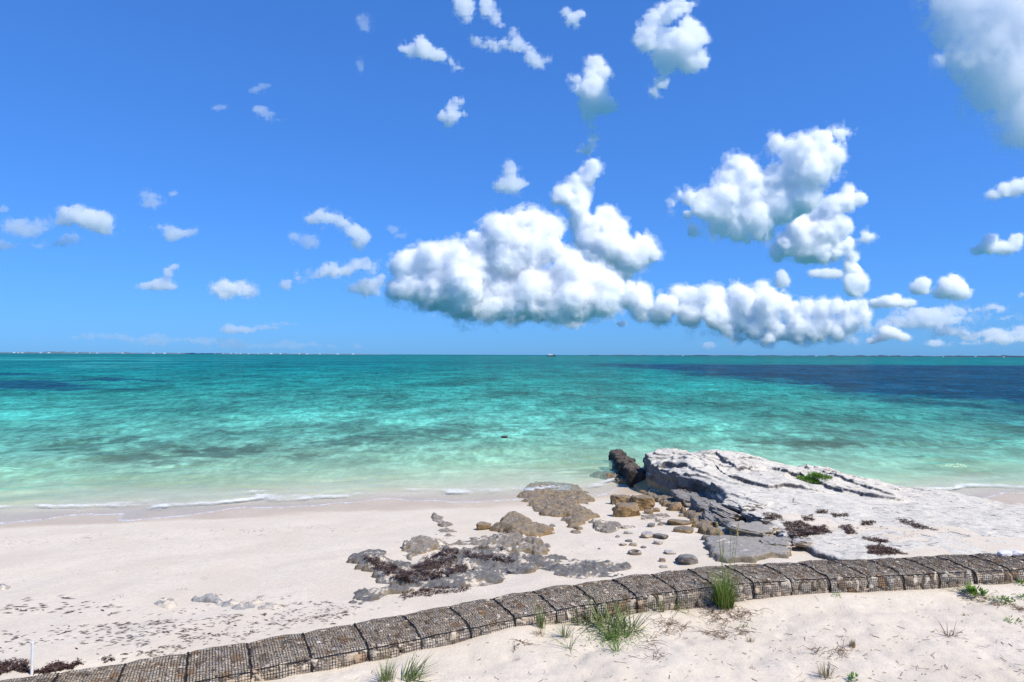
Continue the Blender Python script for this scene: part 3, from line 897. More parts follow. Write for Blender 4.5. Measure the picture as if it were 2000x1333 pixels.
def boulder(name, px, py, wpx, hx, mat, label, seed, asp=0.7, rz=0.0, rx=0.0, ry=0.0, sink=0.2, group=None, cat='rock', z=None, blocky=0.3, n=26, strata=0.0, rough=0.10):
    """A stone wpx photograph pixels wide whose foot stands at (px, py); hx = height over width."""
    p = on_ground(px, py) if z is None else at_z(px, py, z)
    w = wpx / FPX * p[1]
    v, q = rock_shape(seed, n=n, blocky=blocky, strata=strata, rough=rough)
    v = v * np.array([w / 2, w * asp / 2, w * hx / 2])
    v = rot(v, rz, rx, ry)
    me = outward(new_mesh(name, v, q))
    o = link(name, me, mat, loc=(p[0], p[1] + w * asp * 0.35, p[2] + w * hx * (0.5 - sink)))
    tag(o, label, cat, group)
    return o

def poly_sdf(px, py, P):
    """Signed distance (positive inside) to the polygon P."""
    P = np.asarray(P, float)
    d = np.full(px.shape, 1e9); inside = np.zeros(px.shape, bool)
    for a, b in zip(P, np.roll(P, -1, 0)):
        e = b - a
        t = np.clip(((px - a[0]) * e[0] + (py - a[1]) * e[1]) / max(e @ e, 1e-9), 0, 1)
        d = np.minimum(d, np.hypot(px - a[0] - t * e[0], py - a[1] - t * e[1]))
        c = ((a[1] > py) != (b[1] > py)) & (px < e[0] * (py - a[1]) / (e[1] if abs(e[1]) > 1e-9 else 1e-9) + a[0])
        inside ^= c
    return np.where(inside, d, -d)

def slab(name, outline, hgt, mat, label, seed, wob=0.19, step=0.032, edge=0.12, bumps=0.05, dip=0.0, group=None, cat='rock', ragged=0.35, tilt=(0, 0)):
    """A flat rock standing out of the sand, its outline given on the ground."""
    P = on_ground(np.array([p[0] for p in outline], float), np.array([p[1] for p in outline], float))[:, :2]
    lo, hi = P.min(0) - 0.25, P.max(0) + 0.25
    x, y = np.meshgrid(np.arange(lo[0], hi[0], step), np.arange(lo[1], hi[1], step), indexing='ij')
    s = poly_sdf(x, y, P) + wob * fbm(x / 0.55, y / 0.45, octaves=4, seed=seed)
    q = s / edge
    prof = np.where(q > 0, np.minimum(q, 1) ** 0.45, q * 0.7)
    big = fbm(x / 1.1, y / 0.8, octaves=4, seed=seed + 3)
    # beds: small ledges on the top
    k = big * 2.0
    ter = (np.floor(k) + sstep(0, 0.2, k - np.floor(k))) / 2.0
    c = P.mean(0)
    top = hgt * (1 + ragged * ter) + bumps * (fbm(x / 0.22, y / 0.18, octaves=4, seed=seed + 5, gain=0.62) - 0.8 * np.abs(vnoise(x / 0.13, y / 0.10, seed=seed + 8)) + 0.3) - dip * np.maximum(0, vnoise(x / 0.7, y / 0.5, seed=seed + 6)) \
        + tilt[0] * (x - c[0]) + tilt[1] * (y - c[1])
    hh = np.where(q > 0, prof * top, q * 0.10)
    hh = np.clip(hh, -0.12, 2)
    z = ground(x, y) + hh - 0.015
    vis = hh > -0.10
    ids = -np.ones(x.shape, int)
    use = vis.copy()
    f = grid_faces(*x.shape)
    ok = vis.ravel()[f].all(1)
    f = f[ok]
    u = np.unique(f)
    mp = -np.ones(x.size, int); mp[u] = np.arange(len(u))
    v = np.stack([x, y, z], -1).reshape(-1, 3)[u]
    org = np.array([*c, float(ground(*c))])
    me = new_mesh(name, v - org, mp[f])
    if np.mean([p.normal.z for p in me.polygons]) < 0: me.flip_normals()
    o = link(name, me, mat, loc=org)
    tag(o, label, cat, group)
    return o

G_SLAB = 'flat rocks showing through the beach sand'
slab('rock_slab', [(688,1098),(715,1082),(740,1075),(752,1090),(775,1100),(805,1106),(848,1094),(868,1078),(900,1070),(960,1075),(1010,1080),(1062,1095),(1052,1110),(1000,1124),(950,1142),(900,1150),(850,1152),(800,1146),(760,1140),(735,1130),(712,1112)],
     0.13, M_GREY, 'broad blue-grey rock shelf heaped with dark brown seaweed on the beach', 401, edge=0.16, dip=0.14, group=G_SLAB)
slab('rock_slab', [(776,1086),(788,1070),(830,1055),(885,1060),(930,1050),(1000,1049),(1055,1057),(1092,1076),(1062,1090),(1000,1080),(940,1074),(880,1070),(835,1078),(800,1094)],
     0.13, M_MIX, 'tan and grey rock shelf bordering the seaweed covered rock on its seaward side', 402, dip=0.16, group=G_SLAB)
slab('rock_slab', [(1048,1092),(1075,1082),(1120,1098),(1170,1102),(1230,1107),(1275,1112),(1200,1122),(1140,1130),(1090,1122),(1060,1112)],
     0.06, M_GREY, 'low grey rock tail, half buried in sand, running up to the stone baskets', 403, dip=0.14, group=G_SLAB)
slab('rock_slab', [(690,1170),(704,1155),(740,1147),(806,1149),(790,1160),(740,1168),(700,1180)], 0.08, M_GREY,
     'narrow grey rock strip just in front of the seaweed covered shelf', 404, dip=0.05, group=G_SLAB)
slab('rock_slab', [(955,1034),(985,1018),(1006,1010),(1030,1018),(1050,1030),(1078,1043),(1040,1050),(1005,1054),(985,1043)], 0.21, M_TAN,
     'smooth tan rock hump standing alone above the grey shelf', 405, edge=0.22, bumps=0.03, group=G_SLAB)
slab('rock_slab', [(1012,966),(1036,950),(1060,945),(1110,947),(1142,960),(1160,974),(1150,985),(1122,985),(1150,998),(1167,1012),(1142,1025),(1130,1044),(1113,1030),(1104,1012),(1060,1005),(1045,993),(1030,984)],
     0.12, M_TAN, 'brown wave-washed rock ledge reaching into the shallow water', 406, edge=0.2, dip=0.08, group=G_SLAB)
slab('rock_slab', [(1150,1020),(1172,1017),(1216,1020),(1226,1030),(1190,1043),(1160,1037)], 0.07, M_MIX,
     'sandy grey rock patch at the landward end of the brown ledge', 407, dip=0.10, group=G_SLAB)
slab('rock_slab', [(837,1012),(848,1007),(870,1010),(862,1018),(887,1025),(872,1031),(853,1024)], 0.06, M_MIX,
     'thin kinked sliver of tan rock nearest the wash', 408, wob=0.10, group=G_SLAB)
slab('rock_slab', [(842,1042),(862,1035),(895,1037),(892,1048),(866,1053)], 0.05, M_MIX,
     'small speckled rock almost drowned in sand above the tan and grey shelf', 409, wob=0.12, dip=0.12, group=G_SLAB)
slab('rock_slab', [(1262,966),(1288,958),(1335,985),(1334,1002),(1308,995),(1280,982)], 0.16, M_TAN,
     'ochre rock apron at the foot of the cliff beside the water', 410, group=G_SLAB)
slab('rock_slab', [(1338,1000),(1366,996),(1402,1038),(1422,1058),(1402,1066),(1370,1040),(1350,1022)], 0.16, M_TAN,
     'long ochre rock tongue along the foot of the cliff between cliff and sand', 411, group=G_SLAB)
slab('rock_slab', [(1368,1060),(1392,1042),(1425,1036),(1470,1044),(1530,1072),(1545,1090),(1440,1100),(1402,1104),(1390,1082),(1372,1074)], 0.15, M_SLAB,
     'big smooth grey slab wedged between the cliff end and the stone baskets', 412, edge=0.07, bumps=0.012, ragged=0.08, group=G_SLAB)
slab('rock_slab', [(300,1179),(316,1165),(340,1167),(347,1180),(330,1191)], 0.045, M_FAINT, 'light grey hump of rock alone in the weed strewn sand', 413, group=G_SLAB, wob=0.1)
slab('rock_slab', [(378,1172),(405,1157),(426,1160),(432,1172),(470,1178),(525,1177),(548,1188),(500,1190),(450,1192),(420,1182)], 0.045, M_FAINT,
     'long thin speckled grey rock lying along the weed line', 414, group=G_SLAB, wob=0.1, dip=0.06)
slab('rock_slab', [(-30,1150),(0,1144),(22,1143),(26,1150),(5,1158)], 0.05, M_FAINT, 'grey ring-like rock edge cut by the picture border', 415, group=G_SLAB, wob=0.08, dip=0.1)
slab('rock_slab', [(1158,931),(1195,930),(1238,938),(1226,946),(1190,940)], 0.20, M_TAN, 'yellowish rock under the shallow water beside the cliff tip', 416, group=G_SLAB)
slab('rock_slab', [(1255,1008),(1300,1004),(1322,1018),(1290,1026)], 0.04, M_MIX, 'faint sandy rock patch between the block pile and the ochre tongue', 417, group=G_SLAB, dip=0.1)

# loose stones
G_ST = 'loose stones on the beach'
boulder('beach_rock', 1226, 1010, 54, 0.52, M_TAN, 'brown square-cut block, nearest of the little block pile', 501, asp=0.6, rz=0.1, sink=0.15, group=G_ST, blocky=0.8, n=32, strata=0.06, rough=0.18)
boulder('beach_rock', 1214, 985, 40, 0.5, M_TAN, 'rounded brown block behind the square-cut block', 502, asp=0.8, rz=-0.2, sink=0.15, group=G_ST, blocky=0.8, n=32, strata=0.06, rough=0.18)
boulder('beach_rock', 1256, 998, 50, 0.62, M_TAN, 'cracked brown block leaning on the square-cut block, on the cliff side', 503, asp=0.8, rz=0.4, ry=0.15, sink=0.15, group=G_ST, blocky=0.8, n=32, strata=0.06, rough=0.18)
boulder('beach_rock', 945, 1035, 31, 0.48, M_TAN, 'small oblong brown rock next to the tan hump', 504, asp=0.6, rz=0.1, sink=0.2, group=G_ST, blocky=1)
boulder('beach_rock', 1344, 1103, 40, 0.48, M_CLIFF, 'dark grey boulder close behind the stone baskets', 505, asp=0.8, rz=0.2, sink=0.2, group=G_ST)
for i, (px, py, w, hx, m, lab) in enumerate([
        (1266, 1051, 32, 0.35, M_PALE, 'flat cream stone touching a dark grey stone'),
        (1293, 1053, 28, 0.40, M_CLIFF, 'dark grey stone touching a flat cream stone'),
        (1273, 1030, 16, 0.5, M_CLIFF, 'small dark stone on the sand below the ochre patch'),
        (1330, 1026, 42, 0.26, M_TAN, 'flat brown stone by the ochre tongue, the one nearer the sea'),
        (1338, 1041, 44, 0.26, M_TAN, 'flat brown stone by the ochre tongue, the one nearer the baskets'),
        (1229, 1059, 15, 0.3, M_CLIFF, 'thin grey chip of stone above a pair of pebbles'),
        (1217, 1066, 15, 0.35, M_PALE, 'pale wedge pebble, seaward neighbour of an oval pebble'),
        (1238, 1067, 16, 0.5, M_PALE, 'oval tan pebble beside a pale wedge pebble'),
        (1286, 1064, 18, 0.4, M_PALE, 'pointed cream stone lying apart in open sand'),
        (1310, 1083, 24, 0.3, M_PALE, 'low cream stone seaward of the dark grey boulder'),
        (1293, 1098, 13, 0.8, M_PALE, 'upright grey and white stone near the baskets'),
        (1297, 1110, 16, 0.35, M_PALE, 'flat brownish stone right against the baskets'),
        (1282, 1000, 15, 0.6, M_TAN, 'ochre lump at the foot of the cracked brown block'),
        (1268, 1004, 18, 0.5, M_TAN, 'ochre rubble stone against the cracked brown block'),
        (1258, 1015, 11, 0.5, M_PALE, 'tiny cream stone in front of the block pile'),
        (1206, 1050, 10, 0.4, M_CLIFF, 'small grey chip far from other stones towards the grey shelf'),
        (1222, 1033, 14, 0.4, M_PALE, 'cream rubble piece by the sandy grey patch'),
        (1228, 1043, 18, 0.3, M_PALE, 'larger cream rubble piece by the sandy grey patch'),
        (1300, 1024, 16, 0.3, M_PALE, 'buff stone between dark pebble and flat brown stones'),
        (1258, 1071, 12, 0.35, M_CLIFF, 'little grey pebble inland of the oval tan pebble'),
        (1171, 1073, 6, 0.5, M_CLIFF, 'tiny dark pebble alone in the smooth sand hollow'),
        (1079, 1029, 12, 0.4, M_CLIFF, 'grey chip between the tan hump and the brown ledge'),
        (1040, 1112, 16, 0.4, M_CLIFF, 'grey stone at the inland edge of the seaweed covered shelf'),
        (1000, 1120, 20, 0.35, M_CLIFF, 'grey stone in the sand notch below the seaweed covered shelf')]):
    boulder('beach_stone', px, py, w, hx, m, lab, 520 + i, asp=0.75, rz=random.Random(i).uniform(-1, 1), sink=0.25, group=G_ST, cat='stone', n=18)

# a worn ring lying on the sand
def ring():
    p = on_ground(1241, 1084)
    R, r = 0.125, 0.045
    u = np.linspace(0, 2 * np.pi, 40, endpoint=False); w = np.linspace(0, 2 * np.pi, 16, endpoint=False)
    U, V = np.meshgrid(u, w, indexing='ij')
    rr = r * (1 + 0.10 * fbm(np.cos(U) * 2, np.sin(U) * 2 + np.cos(V), octaves=2, seed=9))
    v = np.stack([(R + rr * np.cos(V)) * np.cos(U), (R + rr * np.cos(V)) * np.sin(U), rr * 1.2 * np.sin(V)], -1)
    i = np.arange(40 * 16).reshape(40, 16)
    f = np.stack([i, np.roll(i, -1, 0), np.roll(np.roll(i, -1, 0), -1, 1), np.roll(i, -1, 1)], -1).reshape(-1, 4)
    o = link('stone_ring', new_mesh('stone_ring', v.reshape(-1, 3), f), M_GREY, loc=(p[0], p[1] + 0.1, p[2] + 0.02))
    tag(o, 'small round grey ring with a pale sandy middle on open sand', 'ring')
ring()

# slabs broken off the cliff
G_CL = 'broken slabs tumbled along the cliff foot'
for i, (px, py, w, hx, asp, rz, rx, ry, z, m, lab) in enumerate([
        (1352, 992, 60, 0.62, 1.2, 0.35, 0.02, 0.06, 0.35, M_CLIFF, 'dark layered block below the undercut cliff, nearest the sea of the fallen slabs'),
        (1384, 1006, 50, 0.75, 1.3, 0.15, 0.05, 0.10, 0.58, M_CLIFF, 'grey blocky lump in the middle of the fallen slabs'),
        (1426, 1012, 58, 0.30, 1.5, 0.45, 0.08, 0.22, 0.96, M_SLAB, 'smooth tilted grey-brown slab framed by darker blocks'),
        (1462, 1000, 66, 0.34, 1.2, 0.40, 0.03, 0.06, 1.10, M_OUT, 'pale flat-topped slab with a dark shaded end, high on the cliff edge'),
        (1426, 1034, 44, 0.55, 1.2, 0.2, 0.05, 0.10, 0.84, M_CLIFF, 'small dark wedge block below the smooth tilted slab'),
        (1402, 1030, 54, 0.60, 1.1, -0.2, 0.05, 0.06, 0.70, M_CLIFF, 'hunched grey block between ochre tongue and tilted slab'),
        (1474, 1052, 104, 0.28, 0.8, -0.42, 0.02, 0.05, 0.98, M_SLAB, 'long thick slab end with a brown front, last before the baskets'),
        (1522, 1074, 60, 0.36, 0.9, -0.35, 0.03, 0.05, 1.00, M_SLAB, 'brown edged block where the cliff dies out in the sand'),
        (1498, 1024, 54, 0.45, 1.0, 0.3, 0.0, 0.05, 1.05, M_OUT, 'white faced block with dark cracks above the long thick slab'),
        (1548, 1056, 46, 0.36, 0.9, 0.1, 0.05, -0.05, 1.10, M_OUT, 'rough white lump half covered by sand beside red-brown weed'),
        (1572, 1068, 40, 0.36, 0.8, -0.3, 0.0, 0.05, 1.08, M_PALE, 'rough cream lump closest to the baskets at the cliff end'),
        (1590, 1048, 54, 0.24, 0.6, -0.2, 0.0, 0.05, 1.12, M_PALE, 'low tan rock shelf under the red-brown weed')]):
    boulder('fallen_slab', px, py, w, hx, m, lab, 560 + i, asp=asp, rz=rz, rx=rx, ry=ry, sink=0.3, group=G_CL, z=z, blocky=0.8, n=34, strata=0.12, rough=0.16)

# the dark groyne running out from the tip
def groyne():
    a, b = np.array([5.60, 30.2]), np.array([5.80, 38.4])
    L = np.linalg.norm(b - a); d = (b - a) / L; nrm = np.array([d[1], -d[0]])
    h = 0.05
    U = np.arange(-0.2, L + 0.25, h); V = np.arange(-0.85, 0.85, h); Z = np.arange(-1.3, 0.95, h)
    u, v, z = np.meshgrid(U, V, Z, indexing='ij')
    blk = hash01(np.floor(u / 0.55 + 0.5 * (np.floor(z / 0.24) % 2)), np.floor(z / 0.24), np.sign(v))
    top = np.interp(U, [0, L * 0.5, L], [0.72, 0.60, 0.50])[:, None, None] + 0.14 * hash01(np.floor(u / 0.5), np.floor(v / 0.4))
    F = np.minimum(np.minimum(0.40 + 0.10 * blk - np.abs(v), top - z), np.minimum(u + 0.1, L - u))
    bx_, bz_ = 0.40 + 0.10 * blk - np.abs(v), top - z
    F = np.minimum(F, (bx_ + bz_ - 0.14) * 0.75)
    F = F + 0.095 * lattice_fbm(F.shape, 7, 4, 77, 0.7) - 0.05
    vv, q = surface_net(F, (U[0], V[0], Z[0]), (h,) * 3)
    P = np.stack([a[0] + d[0] * vv[:, 0] + nrm[0] * vv[:, 1], a[1] + d[1] * vv[:, 0] + nrm[1] * vv[:, 1], vv[:, 2]], -1)
    org = np.array([*(0.5 * (a + b)), 0.0])
    me = outward(new_mesh('stone_groyne', P - org, q))
    tag(link('stone_groyne', me, M_DARK, loc=org), 'narrow dark stacked-stone groyne running from the outcrop tip into the sea', 'groyne')
groyne()
boulder('sea_rock', 1206, 883, 16, 0.2, M_PALE, 'flat pale rock awash at the seaward end of the dark groyne', 590, z=0.02, sink=0.3, n=18)
boulder('sea_rock', 985, 855, 12, 0.35, M_DARK, 'small black rock breaking the surface of the open turquoise water', 591, z=0.0, sink=0.3, n=18)
# ------------------------------------------------------------------ the line of stone-filled mesh baskets
def mat_plain(name, col, rough=0.8, spec=0.3, var=0.25, scale=14, bump=0.3, metal=0.0):
    t = NT(name)
    n = t.noise(t.coords('Object'), scale, 4, 0.6)
    c = t.mix(t.maprange(n, 0.3, 0.7), tuple(c * (1 - var) for c in col), tuple(min(1, c * (1 + var)) for c in col))
    t.pbsdf(c, rough, t.bump(n, bump, 0.01), spec)
    return t.m

M_NET = mat_plain('black_mesh', (0.050, 0.039, 0.031), 0.6, 0.3, 0.3, 40)
M_ROPE = mat_plain('black_rope', (0.016, 0.014, 0.014), 0.7, 0.2, 0.3, 60)

def mat_fill():
    t = NT('fill_stone')
    r = t.node('ShaderNodeObjectInfo').outputs['Random']
    p = t.coords('Object')
    n1 = t.noise(p, 5.0, 5, 0.65)
    n2 = t.noise(p, 22.0, 5, 0.7)
    base = t.ramp(r, (0.0, (0.75, 0.66, 0.55)), (0.30, (0.68, 0.58, 0.46)), (0.52, (0.77, 0.72, 0.64)), (0.68, (0.62, 0.51, 0.39)), (0.80, (0.64, 0.61, 0.56)),
                  (0.90, (0.46, 0.27, 0.13)), (0.97, (0.30, 0.25, 0.20)))
    c = t.mix(t.maprange(n1, 0.35, 0.7), base, t.mix(0.55, base, (0.34, 0.26, 0.18)))
    c = t.mix(t.maprange(n2, 0.55, 0.75, 0, 0.6), c, (0.22, 0.17, 0.12))
    t.pbsdf(t.mix(1.0, c, (1.0, 0.96, 0.88), 'MULTIPLY'), 0.92, t.bump(n2, 0.6, 0.03), 0.2)
    return t.m
M_FILL = mat_fill()

STONES = []
for i in range(9):
    v, q = rock_shape(700 + i, n=13, planes=9, rough=0.14, blocky=0.5)
    me = outward(new_mesh('stone', v, q)); me.materials.append(M_FILL)
    STONES.append(me)

class Net:
    def __init__(self): self.v, self.f, self.n = [], [], 0
    def strip(self, P, N, w, hgt):
        """A wire along the points P, standing proud along the normals N: a roof-shaped bar."""
        T = np.gradient(P, axis=0); T /= np.linalg.norm(T, axis=1)[:, None] + 1e-9
        S = np.cross(T, N)
        k = len(P)
        self.v += [P - S * w - N * hgt * 0.5, P + N * hgt, P + S * w - N * hgt * 0.5]
        i = self.n + np.arange(k - 1)
        self.f += [np.stack([i, i + 1, i + 1 + k, i + k], -1), np.stack([i + k, i + 1 + k, i + 1 + 2 * k, i + 2 * k], -1)]
        self.n += 3 * k
    def tube(self, P, r, m=6, jit=0.0, seed=0):
        T = np.gradient(P, axis=0); T /= np.linalg.norm(T, axis=1)[:, None] + 1e-9
        A = np.cross(T, [0.31, 0.2, 0.93]); A /= np.linalg.norm(A, axis=1)[:, None] + 1e-9
        B = np.cross(T, A)
        rr = np.broadcast_to(np.asarray(r, float), (len(P),)) * (1 + jit * vnoise(np.arange(len(P)) * 0.9, np.zeros(len(P)), seed=seed))
        a = np.arange(m) * 2 * np.pi / m
        V = P[:, None] + rr[:, None, None] * (np.cos(a)[None, :, None] * A[:, None] + np.sin(a)[None, :, None] * B[:, None])
        self.v.append(V.reshape(-1, 3))
        i = self.n + np.arange(len(P) * m).reshape(len(P), m)
        self.f.append(np.stack([i[:-1], np.roll(i, -1, 1)[:-1], np.roll(i, -1, 1)[1:], i[1:]], -1).reshape(-1, 4))
        self.n += len(P) * m
    def mesh(self, name, org=(0, 0, 0), smooth=True):
        return new_mesh(name, np.concatenate(self.v) - np.asarray(org, float), np.concatenate(self.f), smooth)

# arc-length frame along the back edge
gs = np.linspace(GAB_BACK[0, 0], GAB_BACK[-1, 0], 1500)
# smooth curve through the polyline
gyv = np.interp(gs, GAB_BACK[:, 0], GAB_BACK[:, 1])
ker = np.hanning(161); ker /= ker.sum()
gyv = np.convolve(np.pad(gyv, 80, mode='reflect', reflect_type='odd'), ker, 'valid')
garc = np.concatenate([[0], np.cumsum(np.hypot(np.diff(gs), np.diff(gyv)))])
def gab_frame(s):
    x = np.interp(s, garc, gs); y = np.interp(s, garc, gyv)
    x1 = np.interp(s + 0.15, garc, gs); y1 = np.interp(s + 0.15, garc, gyv)
    x0 = np.interp(s - 0.15, garc, gs); y0 = np.interp(s - 0.15, garc, gyv)
    t = np.stack([x1 - x0, y1 - y0], -1); t /= np.linalg.norm(t, axis=-1)[..., None]
    n = np.stack([t[..., 1], -t[..., 0]], -1)          # towards the viewer's side
    return np.stack([x, y], -1), n
def gab_top(x):
    return np.interp(x, [-12, -6, -2, 1, 4, 7, 11, 18], [1.40, 1.43, 1.50, 1.58, 1.68, 1.63, 1.58, 1.56])

BL = 0.80
WID = 1.0
# profile of a basket (distance from the back edge, height below the top), from the near foot over the top to the far foot
def profile(nv_step):
    pts = [(WID + 0.03, -0.62)]
    pts += [(WID + 0.045, -0.35), (WID + 0.03, -0.12)]
    for a in np.linspace(0, math.pi / 2, 5): pts.append((WID - 0.07 + 0.085 * math.cos(a), -0.085 + 0.085 * math.sin(a)))
    pts += [(0.7, 0.012), (0.4, 0.016), (0.12, 0.0)]
    for a in np.linspace(math.pi / 2, math.pi, 4): pts.append((0.07 + 0.07 * math.cos(a), -0.085 + 0.085 * math.sin(a)))
    pts += [(0.0, -0.5)]
    pts = np.array(pts)
    d = np.concatenate([[0], np.cumsum(np.hypot(*np.diff(pts, axis=0).T))])
    s = np.arange(0, d[-1], nv_step)
    return np.stack([np.interp(s, d, pts[:, 0]), np.interp(s, d, pts[:, 1])], -1)

def basket_surface(s0, uu, prof, seed):
    """World points and outward normals over a grid (along, around)."""
    u = (uu - s0) / BL
    P0, n = gab_frame(uu)
    tp = gab_top(P0[:, 0])
    puff = np.sin(np.pi * np.clip(u, 0, 1)) ** 0.5
    rs = np.random.default_rng(seed)
    dz, dn = rs.uniform(-0.018, 0.018), rs.uniform(-0.02, 0.02)
    d = prof[:, 0][None, :] + (0.035 * puff[:, None] + dn) * np.sign(prof[:, 0] - 0.5)[None, :] * (np.abs(prof[:, 0] - 0.5) * 2)[None, :]
    z = tp[:, None] + dz * puff[:, None] * 0.5 + prof[:, 1][None, :] + (0.018 * puff[:, None] - 0.008) * (prof[:, 1] > -0.1)[None, :]
    X = P0[:, None, 0] + n[:, None, 0] * d
    Y = P0[:, None, 1] + n[:, None, 1] * d
    lump = 0.009 * fbm(X / 0.16, Y / 0.16 + z / 0.16, octaves=2, seed=777)
    G = np.stack([X, Y, z], -1)
    A = np.gradient(G, axis=0); B = np.gradient(G, axis=1)
    N = np.cross(A, B); N /= np.linalg.norm(N, axis=-1)[..., None] + 1e-9
    flip = np.sign(N[:, N.shape[1] // 2, 2]).mean()
    N = N * (1 if flip > 0 else -1)
    return G + N * lump[..., None], N

STEP = 0.040
prof = profile(STEP)
sp_prof = profile(0.01)
S_START = float(np.interp(-8.4, gs, garc))
LOOK = ['with pale cream stones low in the front', 'with a rusty orange stone near the top edge', 'with many small grey stones on top', 'with tightly packed buff stones',
        'with dark gaps between the front stones', 'with large cream blocks in the front', 'with a sagging front edge', 'with a slightly humped top']
n_b = 0
rs = np.random.default_rng(99)
orange_at = {}
BASKETS = []
s = S_START
while s < garc[-1] - BL and np.interp(s, garc, gs) < 12.4:
    org2, nn = gab_frame(np.array([s + BL / 2]))
    org = np.array([org2[0, 0] + nn[0, 0] * 0.5, org2[0, 1] + nn[0, 1] * 0.5, 0.0]); org[2] = 1.05
    root = empty('stone_basket', org)
    BASKETS.append(root)
    uu = s + np.linspace(0.008, BL - 0.008, int(BL / STEP) + 1)
    G, N = basket_surface(s, uu, prof, 900 + n_b)
    net = Net()
    for i in range(G.shape[0]): net.strip(G[i], N[i], 0.0037, 0.003)
    for j in range(G.shape[1]): net.strip(G[:, j], N[:, j], 0.0037, 0.003)
    link('wire_mesh', net.mesh('wire_mesh', org), M_NET, root)
    # lacing over the seam and along the front edge
    lace = Net()
    lp = profile(0.03)
    UF = s + np.linspace(0, BL, 41)
    GF, NF = basket_surface(s, UF, sp_prof, 900 + n_b)
    Gs, Ns = basket_surface(s, s + np.array([-0.03, 0.0, 0.03]), lp, 900 + n_b)
    pth = Gs[1] + Ns[1] * 0.004
    pth = pth + 0.012 * np.stack([vnoise(np.arange(len(pth)) * 0.35, np.zeros(len(pth)), seed=1000 + n_b * 3 + k) for k in range(3)], -1)
    lace.tube(pth, 0.013, 6, 0.45, seed=n_b)
    kf = int(np.argmin(np.abs(prof[:, 0] - (WID - 0.02)) + (prof[:, 1] < -0.12) * 9))
    edge = G[:, kf] + N[:, kf] * 0.006 + np.array([0, 0, 0.004])
    lace.tube(edge, 0.008, 5, 0.5, seed=n_b + 50)
    link('lacing', lace.mesh('lacing', org), M_ROPE, root)
    # stones: under the top and behind the front
    def put(uv, pi, size, depthf):
        iu = int(np.clip(round((uv - s) / BL * 40), 0, 40))
        c, nv = GF[iu, pi], NF[iu, pi]
        st = bpy.data.objects.new('stone', STONES[rs.integers(len(STONES))])
        COL.objects.link(st); st.parent = root
        sz = np.array([size * rs.uniform(0.9, 1.3), size * rs.uniform(0.75, 1.05), size * rs.uniform(0.6, 0.85)]) / 2
        st.scale = sz
        st.location = c - nv * (sz.min() * 1.0 + 0.006 + depthf) - org
        up = Vector(nv)
        q = up.to_track_quat('Z', 'Y').to_euler()
        e = (q.to_matrix() @ Matrix.Rotation(rs.uniform(-0.5, 0.5) + (math.pi / 2 if rs.random() < 0.3 else 0), 3, 'Z')).to_euler()
        st.rotation_euler = (e.x + rs.normal(0, 0.12), e.y + rs.normal(0, 0.12), e.z)
    fr0, fr1 = 0.62 / 0.01, None
    dlen = 0.01
    # front rows
    for row, pz in enumerate((-0.46, -0.30, -0.145)):
        pi = int(np.argmin(np.abs(sp_prof[:, 1] - pz) + (sp_prof[:, 0] < 0.6) * 9))
        k = int(rs.integers(4, 6))
        for a in range(k):
            put(s + BL * (a + 0.5 + rs.uniform(-0.12, 0.12)) / k, pi, BL / k * rs.uniform(1.08, 1.3), 0)
    for row, dd in enumerate(np.linspace(0.93, 0.06, 9)):
        pi = int(np.argmin(np.abs(sp_prof[:, 0] - dd) + (sp_prof[:, 1] < -0.06) * 9))
        k = 7
        for a in range(k):
            put(s + BL * (a + 0.5 + rs.uniform(-0.2, 0.2)) / k, pi, BL / k * rs.uniform(1.1, 1.45), 0.004)
    tag(root, 'black wire basket of stones', 'stone basket', 'wire baskets of stone laid end to end along the beach')
    s += BL
    n_b += 1
nb = len(BASKETS)
WORDS = 'first second third fourth fifth sixth seventh eighth ninth tenth eleventh twelfth thirteenth fourteenth fifteenth sixteenth seventeenth eighteenth'.split()
def _px(b):
    d = np.array(b.location) - CAM_P
    return 1000 + FPX * (d @ AX_R) / (d @ AX_F)
seen_ = [b for b in BASKETS if -40 < _px(b) < 2040]
half = (len(seen_) + 1) // 2
for b in BASKETS:
    if b not in seen_:
        b['label'] = 'black mesh stone basket beyond the end of the row that shows'
        continue
    i = seen_.index(b)
    b['label'] = 'black mesh stone basket, %s counted along the row from the %s end' % ((WORDS[i], 'white stake') if i < half else (WORDS[len(seen_) - 1 - i], 'two white stones'))
# ------------------------------------------------------------------ weed, litter, plants, small things
bpy.context.view_layer.update()
DG = bpy.context.evaluated_depsgraph_get()

def top_at(x, y):
    """Height of whatever solid lies at (x, y): sand, rock or basket."""
    o = Vector((x, y, 8.0))
    for _ in range(8):
        hit, loc, nrm, idx, ob, mtx = SC.ray_cast(DG, o, Vector((0, 0, -1)))
        if not hit: return gz_at(x, y), Vector((0, 0, 1))
        if ob.name.startswith(('sea', 'wire_mesh', 'lacing', 'cloud', 'grass')) and not ob.name.startswith('sea_rock'):
            o = loc - Vector((0, 0, 0.002)); continue
        return loc.z, nrm
    return loc.z, nrm

SOLID = [o for o in COL.objects if o.type == 'MESH' and o.parent is None and o.name.split('.')[0] in ('rock_slab', 'limestone_outcrop', 'fallen_slab', 'beach_rock', 'beach_stone')]
SOLID_C = np.array([np.array(o.matrix_world @ (sum((Vector(c) for c in o.bound_box), Vector()) / 8)) for o in SOLID])
SOLID_R = np.array([(Vector(o.bound_box[6]) - Vector(o.bound_box[0])).length / 2 for o in SOLID])
SOLID_I = [o.matrix_world.inverted() for o in SOLID]

